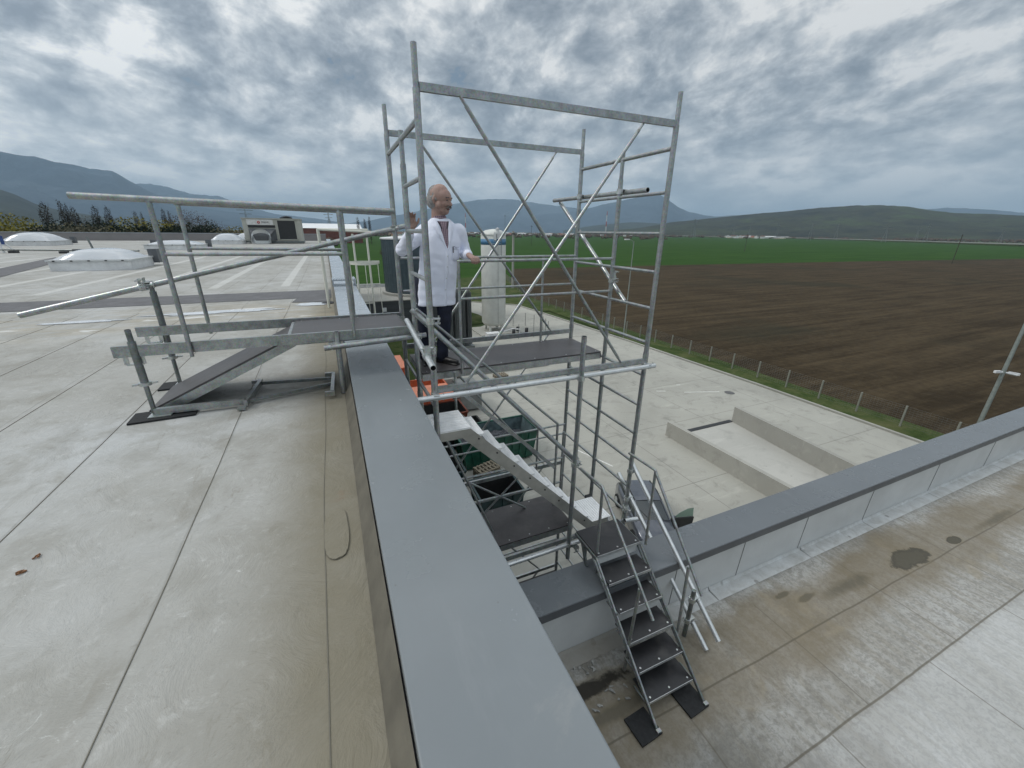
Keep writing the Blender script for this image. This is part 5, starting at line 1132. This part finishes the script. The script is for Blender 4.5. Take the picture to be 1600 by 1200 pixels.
for x,yb,yt,lab in ((1487,412,366,'dark wooden pole in the field at the right, in front of the pylons'),(1163,393,366,'dark wooden pole in the green field, centre right'),(830,384,352,'dark wooden pole seen through the tower right of the white tank'),(789,362,335,'dark wooden pole seen between the tower braces above the tank')):
    dr=px_ray(x,yb); k_=12.5/-dr.z; L=(dr.x*k_,dr.y*k_,0); D=math.hypot(L[0],L[1])
    if D>600: k_*=600/D; L=(dr.x*k_,dr.y*k_,0); D=600
    d=px_ray(x,yt); hh=math.hypot(d.x,d.y); s_=(12.5+d.z/hh*D)/9
    c=wp_ if first else dup(wp_,L); c.location=L; c.scale=(1.2,1.2,s_); first=False; c['label']=lab
def mast(x,yt,D,label):
    d=px_ray(x,yt); hh=math.hypot(d.x,d.y); X,Y=d.x/hh*D,d.y/hh*D; h=12.5+d.z/hh*D; t_=thing('radio_mast',label,'mast',(X,Y,0))
    w=h*.018
    for i in range(5):
        mb=MB(); z0,z1=h*i/5,h*(i+1)/5; s0,s1=w*(1-i*.16),w*(1-(i+1)*.16)
        for a,b in ((-1,-1),(1,-1),(1,1),(-1,1)): mb.bar((X+a*s0,Y+b*s0,z0),(X+a*s1,Y+b*s1,z1),w*.35,w*.35)
        mb.bar((X-s0,Y-s0,z0),(X+s1,Y-s1,z1),w*.25,w*.25).bar((X+s0,Y-s0,z0),(X-s1,Y-s1,z1),w*.25,w*.25)
        mb.build('section',[simple('mast red',(.45,.06,.04)),M['whitemem']][i%2],t_)
    MB().tube((X,Y,h*.78),(X,Y,h*.84),w*1.3,10).build('antenna',M['parwall'],t_)
mast(949,330,1500,'red and white lattice radio mast in front of the distant peak')
mast(727,333,900,'red and white mast just right of the man in the white coat')
# ================================================================== PERSON
mn=thing('person','bald man with moustache in a white coat, one hand raised, one on the guard rail','person',(.93,4.15,11.17))
def V(*a): return Vector(a)
def capsule(mb,a,b,ra,rb,n=14):
    mb.tube(a,b,ra,n,r2=rb); mb.ball(a,ra,n,8); mb.ball(b,rb,n,8)
def chain(mb,pts,n=14):
    for (a,ra),(b,rb) in zip(pts,pts[1:]): capsule(mb,a,b,ra,rb,n)
def fuse(mb,name,m,vox,parent,smooth=4,disp=None):
    o=mb.build('tmp',m,fix=False); r_=o.modifiers.new('r','REMESH'); r_.mode='VOXEL'; r_.voxel_size=vox; r_.use_smooth_shade=True
    s_=o.modifiers.new('s','SMOOTH'); s_.iterations=smooth; s_.factor=.5
    dg=bpy.context.evaluated_depsgraph_get(); me=bpy.data.meshes.new_from_object(o.evaluated_get(dg)); bpy.data.objects.remove(o)
    if disp:
        for v in me.vertices: v.co+=v.normal*disp(v.co)
    ob=bpy.data.objects.new(name,me); COL.objects.link(ob); me.materials.clear(); me.materials.append(m); ob.parent=parent
    off=Vector((0,0,0)); q=parent
    while q is not None: off+=q.location; q=q.parent
    for v in me.vertices: v.co-=off
    me.polygons.foreach_set('use_smooth',[True]*len(me.polygons)); return ob
skin,t=mat('weathered skin'); p=coord(t); n=t.noise(p,28,4,.6)
fin(t,t.n('ShaderNodeBsdfPrincipled',None,Base_Color=t.ramp(n,[(.30,(.31,.19,.155)),(.70,(.38,.25,.205))]),Roughness=.5,Subsurface_Weight=.08,Subsurface_Scale=.01).outputs[0])
coat,t=mat('white cotton coat'); p=coord(t); n=t.noise(p,7,4,.6)
fin(t,t.n('ShaderNodeBsdfPrincipled',None,Base_Color=t.ramp(n,[(.3,(.74,.765,.88)),(.7,(.80,.825,.93))]),Roughness=.85,Sheen_Weight=.2,Normal=t.n('ShaderNodeBump',None,Strength=.35,Distance=.012,Height=t.noise(coord(t,(9,9,3.2)),1,5,.6,.8)).outputs[0]).outputs[0])
jean=simple('navy trousers',(.006,.009,.024),.8,0,.35,12,.004,40); shoe=simple('black leather shoe',(.014,.013,.013),.4); hairm=simple('short grey hair',(.27,.26,.25),.8,0,.3,60,.004,200); must=simple('dark grey moustache',(.12,.105,.095),.8)
shirt,t=mat('dark checked shirt'); p=coord(t,(1,1,1)); s=t.n('ShaderNodeSeparateXYZ',None,Vector=p).outputs
ck=t.m('MAXIMUM',t.m('GREATER_THAN',t.m('FRACT',t.m('MULTIPLY',s[0],55)),.72),t.m('GREATER_THAN',t.m('FRACT',t.m('MULTIPLY',s[2],55)),.72))
fin(t,t.n('ShaderNodeBsdfPrincipled',None,Base_Color=t.mix(ck,(.12,.08,.11,1),(.36,.27,.30,1)),Roughness=.85).outputs[0])
# skeleton
HF=V(.66,-.74,-.10).normalized(); HR=HF.cross(V(0,0,1)).normalized()*1; HL=-HR; HU=HR.cross(HF).normalized()
HC=V(1.045,4.14,12.766)
HS=1.07
def hp(fw,lf,u): return HC+(HF*fw+HL*lf+HU*u)*HS
shR,shL=V(.885,4.16,12.495),V(1.215,4.12,12.495)
elR,wrR=V(.655,4.12,12.325),V(.705,3.94,12.475)
elL,wrL=V(1.305,4.20,12.275),V(1.245,3.925,12.285)
hipR,hipL=V(.86,4.17,12.0),V(1.04,4.15,12.0)
knR,knL=V(.83,4.15,11.62),V(1.02,4.08,11.62); anR,anL=V(.82,4.22,11.25),V(.98,4.10,11.25)
b=MB()
b.ball(hp(-.012,0,.03),.1*HS,20,14,sc=(.92,.80,1.0)); 
# oriented skull: chain of balls
for fw,lf,u,r_ in ((.0,0,.035,.086),(.028,0,.03,.080),(-.03,0,.03,.085),(.0,.0,.06,.078),(.035,0,.0,.07),(.04,0,-.045,.058),(.062,0,-.075,.036),(.045,.028,-.07,.032),(.045,-.028,-.07,.032),(.02,0,-.05,.06),(-.02,0,-.03,.07),(.078,0,.028,.035),(.078,.025,.024,.026),(.078,-.025,.024,.026),(.082,0,-.05,.020),(.074,.035,-.02,.026),(.074,-.035,-.02,.026),(.03,.045,-.03,.04),(.03,-.045,-.03,.04)): b.ball(hp(fw,lf,u),r_*HS,16,12)
chain(b,[(hp(.095,0,.018),.009),(hp(.112,0,-.005),.011),(hp(.120,0,-.022),.014)],8); b.ball(hp(.104,.013,-.026),.010,8,6); b.ball(hp(.104,-.013,-.026),.010,8,6)
b.bar(hp(.10,.035,.028),hp(.10,-.035,.028),.014,.016,HU)
for s_ in (-1,1): chain(b,[(hp(-.005,s_*.080,.025),.014),(hp(-.008,s_*.088,.005),.015),(hp(.0,s_*.083,-.022),.010)],8)
chain(b,[(hp(-.015,0,-.05),.066),(V(1.03,4.165,12.62),.068),(V(1.035,4.165,12.50),.08)],16)
for z,rx,ry,cx in ((12.46,.15,.10,1.04),(12.34,.17,.12,1.03),(12.2,.16,.125,1.0),(12.05,.16,.12,.96)): b.ball(V(cx,4.15,z),1,18,12,sc=(rx,ry,.11))
chain(b,[(shR,.055),(elR,.042),(wrR,.028)]); chain(b,[(shL,.055),(elL,.042),(wrL,.028)])
chain(b,[(hipR,.085),(knR,.055),(anR,.04)]); chain(b,[(hipL,.085),(knL,.055),(anL,.04)])
for a,fx in ((anR,V(-.02,-.10,-.045)),(anL,V(.07,-.09,-.045))): chain(b,[(a,.036),(a+fx*.3,.03)])
# right hand, raised beside the post, palm to the camera
ph_=V(.722,3.90,12.555)
b.ball(ph_,.03,12,10,sc=(1.25,.62,1.45)); chain(b,[(wrR,.027),(ph_+V(0,.004,-.03),.029)],10); b.ball(ph_+V(-.02,0,.02),.02,10,8); b.ball(ph_+V(.018,0,.02),.02,10,8)
for i,(dx,l,lean,cu) in enumerate(((-.030,.050,-.014,.034),(-.011,.058,-.009,.032),(.008,.056,-.004,.030),(.026,.046,.001,.030))):
    a=ph_+V(dx,-.002,.036); m1=a+V(lean*.45,-.004,l*.48); m2=m1+V(lean*.45,-cu*.5,l*.33); m3=m2+V(lean*.3,-cu*.8,l*.18)
    chain(b,[(a,.0105),(m1,.0095),(m2,.0085),(m3,.0075)],8)
chain(b,[(ph_+V(.026,-.006,-.018),.014),(ph_+V(.052,-.014,.012),.011),(ph_+V(.060,-.016,.042),.0095)],8)
# left hand, closed over the guard rail
pl_=V(1.262,3.835,12.265)
b.ball(pl_,.03,12,10,sc=(1.2,1.25,.62)); chain(b,[(wrL,.027),(pl_+V(-.004,.03,.002),.028)],10)
for i,(dx,l) in enumerate(((-.032,.9),(-.011,1.0),(.011,1.0),(.032,.86))):
    a=pl_+V(dx,-.024,.002); m1=a+V(dx*.1+.004,-.035*l,-.006); m2=m1+V(.004,-.012,-.030*l); m3=m2+V(.002,.012,-.020*l)
    chain(b,[(a,.0115),(m1,.0105),(m2,.0095),(m3,.0085)],8)
chain(b,[(pl_+V(.028,.014,-.006),.013),(pl_+V(.045,-.006,-.018),.0105),(pl_+V(.044,-.022,-.034),.0095)],8)
body=fuse(b,'body',skin,.0052,mn,3)
# eyes, brows, moustache, mouth, hair
for s_ in (-1,1):
    MB().ball(hp(.093,s_*.030,.012),.011,10,8,sc=(1,1,.7)).build('eye',M['dark'],body)
    MB().bar(hp(.106,s_*.015,.034),hp(.096,s_*.048,.032),.008,.010,HU).build('eyebrow',must,body)
q=MB(); chain(q,[(hp(.098,-.034,-.052),.007),(hp(.107,-.014,-.041),.0105),(hp(.109,.0,-.040),.0105),(hp(.107,.014,-.041),.0105),(hp(.098,.034,-.052),.007)],8); fuse(q,'moustache',must,.004,body,2)
MB().bar(hp(.099,-.02,-.062),hp(.099,.02,-.062),.004,.006,HU).build('mouth',simple('lip',(.16,.05,.045)),body)
q=MB()
for fw,lf,u,r_ in ((-.035,.0,.025,.086),(-.045,.02,-.005,.075),(-.045,-.02,-.005,.075),(-.02,.055,.022,.036),(-.02,-.055,.022,.036),(.005,.066,.015,.022),(.005,-.066,.015,.022),(-.02,.05,.045,.036),(-.02,-.05,.045,.036),(-.04,.0,.055,.074)): q.ball(hp(fw,lf,u),r_*HS,14,10)
fuse(q,'hair',hairm,.005,mn,2)
# trousers
q=MB(); chain(q,[(hipR+V(0,0,.02),.105),(knR,.072),(anR+V(0,0,-.02),.060)]); chain(q,[(hipL+V(0,0,.02),.105),(knL,.072),(anL+V(0,0,-.02),.060)]); q.ball(V(.95,4.16,12.03),.12,14,10,sc=(1.3,1,1))
fuse(q,'trousers',jean,.011,mn,4,lambda c:.010*noise.noise(c*13))
for a,d_ in ((anR,V(-.10,-.99,0).normalized()),(anL,V(.62,-.78,0).normalized())):
    q=MB(); base=V(a.x,a.y,11.205)
    chain(q,[(base+V(0,0,.06),.050),(base+V(0,0,.01),.050)]); chain(q,[(base-d_*.045,.036),(base+d_*.06,.040),(base+d_*.14,.034),(base+d_*.185,.026)]); 
    q.bar(base-d_*.08+V(0,0,-.028),base+d_*.205+V(0,0,-.028),.078,.014); fuse(q,'shoe',shoe,.006,mn,2)
# shirt
q=MB(); q.ball(V(1.035,4.14,12.46),1,18,12,sc=(.125,.100,.12)); chain(q,[(V(1.035,4.165,12.50),.085),(V(1.035,4.16,12.60),.076)]); fuse(q,'shirt',shirt,.008,mn,3)
# coat
q=MB(); rings=[]
spec=[(11.785,.960,4.155,.200,.135),(11.86,.965,4.155,.200,.138),(11.98,.975,4.155,.198,.140),(12.10,.99,4.15,.195,.145),(12.20,1.01,4.148,.192,.145),(12.30,1.025,4.145,.196,.140),(12.40,1.038,4.142,.198,.125),(12.48,1.045,4.142,.192,.108),(12.54,1.045,4.146,.160,.092),(12.585,1.045,4.155,.112,.082),(12.61,1.045,4.165,.088,.076)]
N_=56
def pt(z,cx,cy,rx,ry,a):
    x,y=math.cos(a),math.sin(a); k_=(abs(x)**2.5+abs(y)**2.5)**(-1/2.5); fold=1+.035*math.sin(a*7+1.3)*max(0,(12.15-z)/.4)+.02*math.sin(a*13)*max(0,(12.0-z)/.3)
    return V(cx+rx*x*k_*fold,cy+ry*y*k_*fold,z)
for s_ in spec: rings.append([pt(*s_,2*math.pi*i/N_) for i in range(N_)])
q.loft(rings)
for sh,el_,wr,c0 in ((shR,elR,wrR,.074),(shL,elL,wrL,.074)):
    w2=el_+(wr-el_)*.93
    chain(q,[(sh,c0),(sh+(el_-sh)*.5,.066),(el_,.061),(el_+(wr-el_)*.5,.054),(w2,.047)]); 
def cd(c):
    arm=max(0,1-min((c-elR).length,(c-elL).length)/.22)
    v=.007*noise.noise(Vector((c.x*9,c.y*9,c.z*16)))+.013*arm*noise.noise(Vector((c.x*22,c.y*22,c.z*30)))
    chest=math.exp(-((c.z-12.15)/.12)**2); return v+.006*noise.noise(Vector((c.x*11,c.y*11,c.z*5)))+.004*chest*noise.noise(Vector((c.x*14+c.z*20,c.y*8,3)))
ct=fuse(q,'lab_coat',coat,.0095,mn,3,cd)
# front details lie on the coat's front surface, found by ray casting
from mathutils.bvhtree import BVHTree
me=ct.data; bv_=BVHTree.FromPolygons([v.co+mn.location for v in me.vertices],[list(p_.vertices) for p_ in me.polygons])
def front(x,z,o=.004):
    h_=bv_.ray_cast(V(x,3.3,z),V(0,1,0)); return V(x,(h_[0].y if h_[0] is not None else 4.02)-o,z)
def ribbon(pts,w,th,name,m,parent,off=.004):
    mb=MB(); n_=14; P_=[]
    for (xa,za),(xb,zb) in zip(pts,pts[1:]):
        for i in range(n_): u=i/n_; P_.append((xa+(xb-xa)*u,za+(zb-za)*u))
    P_.append(pts[-1]); L_=[];
    for i,(x,z) in enumerate(P_):
        w_=w(i/(len(P_)-1)) if callable(w) else w
        L_.append((front(x-w_/2,z,off),front(x,z,off+.003),front(x+w_/2,z,off)))
    vs=[p_ for l in L_ for p_ in l]+[p_+V(0,.008,0) for l in L_ for p_ in l]; n3=len(L_)*3
    mb.add(vs,[(i*3+k_,i*3+k_+1,i*3+k_+4,i*3+k_+3) for i in range(len(L_)-1) for k_ in (0,1)]+[(n3+i*3+k_+3,n3+i*3+k_+4,n3+i*3+k_+1,n3+i*3+k_) for i in range(len(L_)-1) for k_ in (0,1)]+[(i*3,i*3+3,n3+i*3+3,n3+i*3) for i in range(len(L_)-1)]+[(n3+i*3+2,n3+i*3+5,i*3+5,i*3+2) for i in range(len(L_)-1)],True)
    return mb.build(name,m,parent)
ribbon([(1.065,12.33),(1.045,12.1),(1.015,11.79)],.034,.002,'placket',coat,ct)
# open neck: shirt shows in a V between the lapels
vx=[(.985,12.52),(1.105,12.525),(1.068,12.345)]
mb=MB(); n_=12; row=[]
for i in range(n_+1):
    u=i/n_; za=12.585+(12.34-12.585)*u; xa=.965+(1.060-.965)*u; xb=1.135+(1.076-1.135)*u
    row.append([front(xa+(xb-xa)*k_/6,za,.003) for k_ in range(7)])
mb.add([p_ for r_ in row for p_ in r_],[(i*7+k_,i*7+k_+1,i*7+k_+8,i*7+k_+7) for i in range(n_) for k_ in range(6)],True); mb.build('shirt_front',shirt,mn)
dcol=simple('dark shirt collar',(.03,.018,.03))
ribbon([(1.000,12.585),(1.025,12.52)],lambda u:.024*(1-u*.3),.002,'shirt_collar',dcol,mn,.006)
ribbon([(1.105,12.585),(1.080,12.52)],lambda u:.024*(1-u*.3),.002,'shirt_collar',dcol,mn,.006)
for s_,x0 in ((-1,.975),(1,1.12)):
    xe=1.068
    ribbon([(x0-s_*.004,12.59),(x0+(xe-x0)*.35+s_*.014,12.50),(xe+s_*.006,12.33)],lambda u:.014+.040*math.sin(math.pi*min(1,u*1.1+.08)),.002,'lapel',coat,ct,.007)
ribbon([(1.115,12.335),(1.185,12.335)],.010,.002,'pocket_edge',coat,ct,.006)
for a,c_ in (((1.115,12.33),(1.115,12.23)),((1.185,12.33),(1.185,12.23)),((1.115,12.23),(1.185,12.23))): ribbon([a,c_] if a[0]==c_[0] else [a,c_],.003,.001,'pocket_seam',coat,ct,.005)
pf=front(1.122,12.345,.010); MB().tube(pf+V(0,0,.012),pf+V(0,0,-.045),.0045,8).build('pen',M['dark'],ct)
nb=front(1.155,12.352,.008); mb=MB().box(nb.x-.028,nb.x-.010,nb.y-.002,nb.y,nb.z+.003,nb.z+.006).box(nb.x-.012,nb.x+.030,nb.y-.002,nb.y,nb.z-.003,nb.z); mb.build('name_embroidery',simple('dark blue thread',(.03,.04,.12)),ct)
for z,x in ((12.27,1.06),(12.17,1.052),(12.06,1.042),(11.95,1.032)):
    c_=front(x,z,.008); MB().ball(c_,.006,8,6).build('button',M['parwall'],ct)
# ================================================================== HAZE
hb=MB().box(-13000,33000,-13000,33000,-1.2,1560).build('haze',None if False else M['dark']); hb['kind']='stuff'
m,t=mat('valley haze'); pv=t.n('ShaderNodeVolumePrincipled',None,Color=(.58,.80,1.0),Density=8.5e-5,Anisotropy=0.0); t.n('ShaderNodeOutputMaterial',None,Volume=pv.outputs[0]); hb.data.materials.clear(); hb.data.materials.append(m)
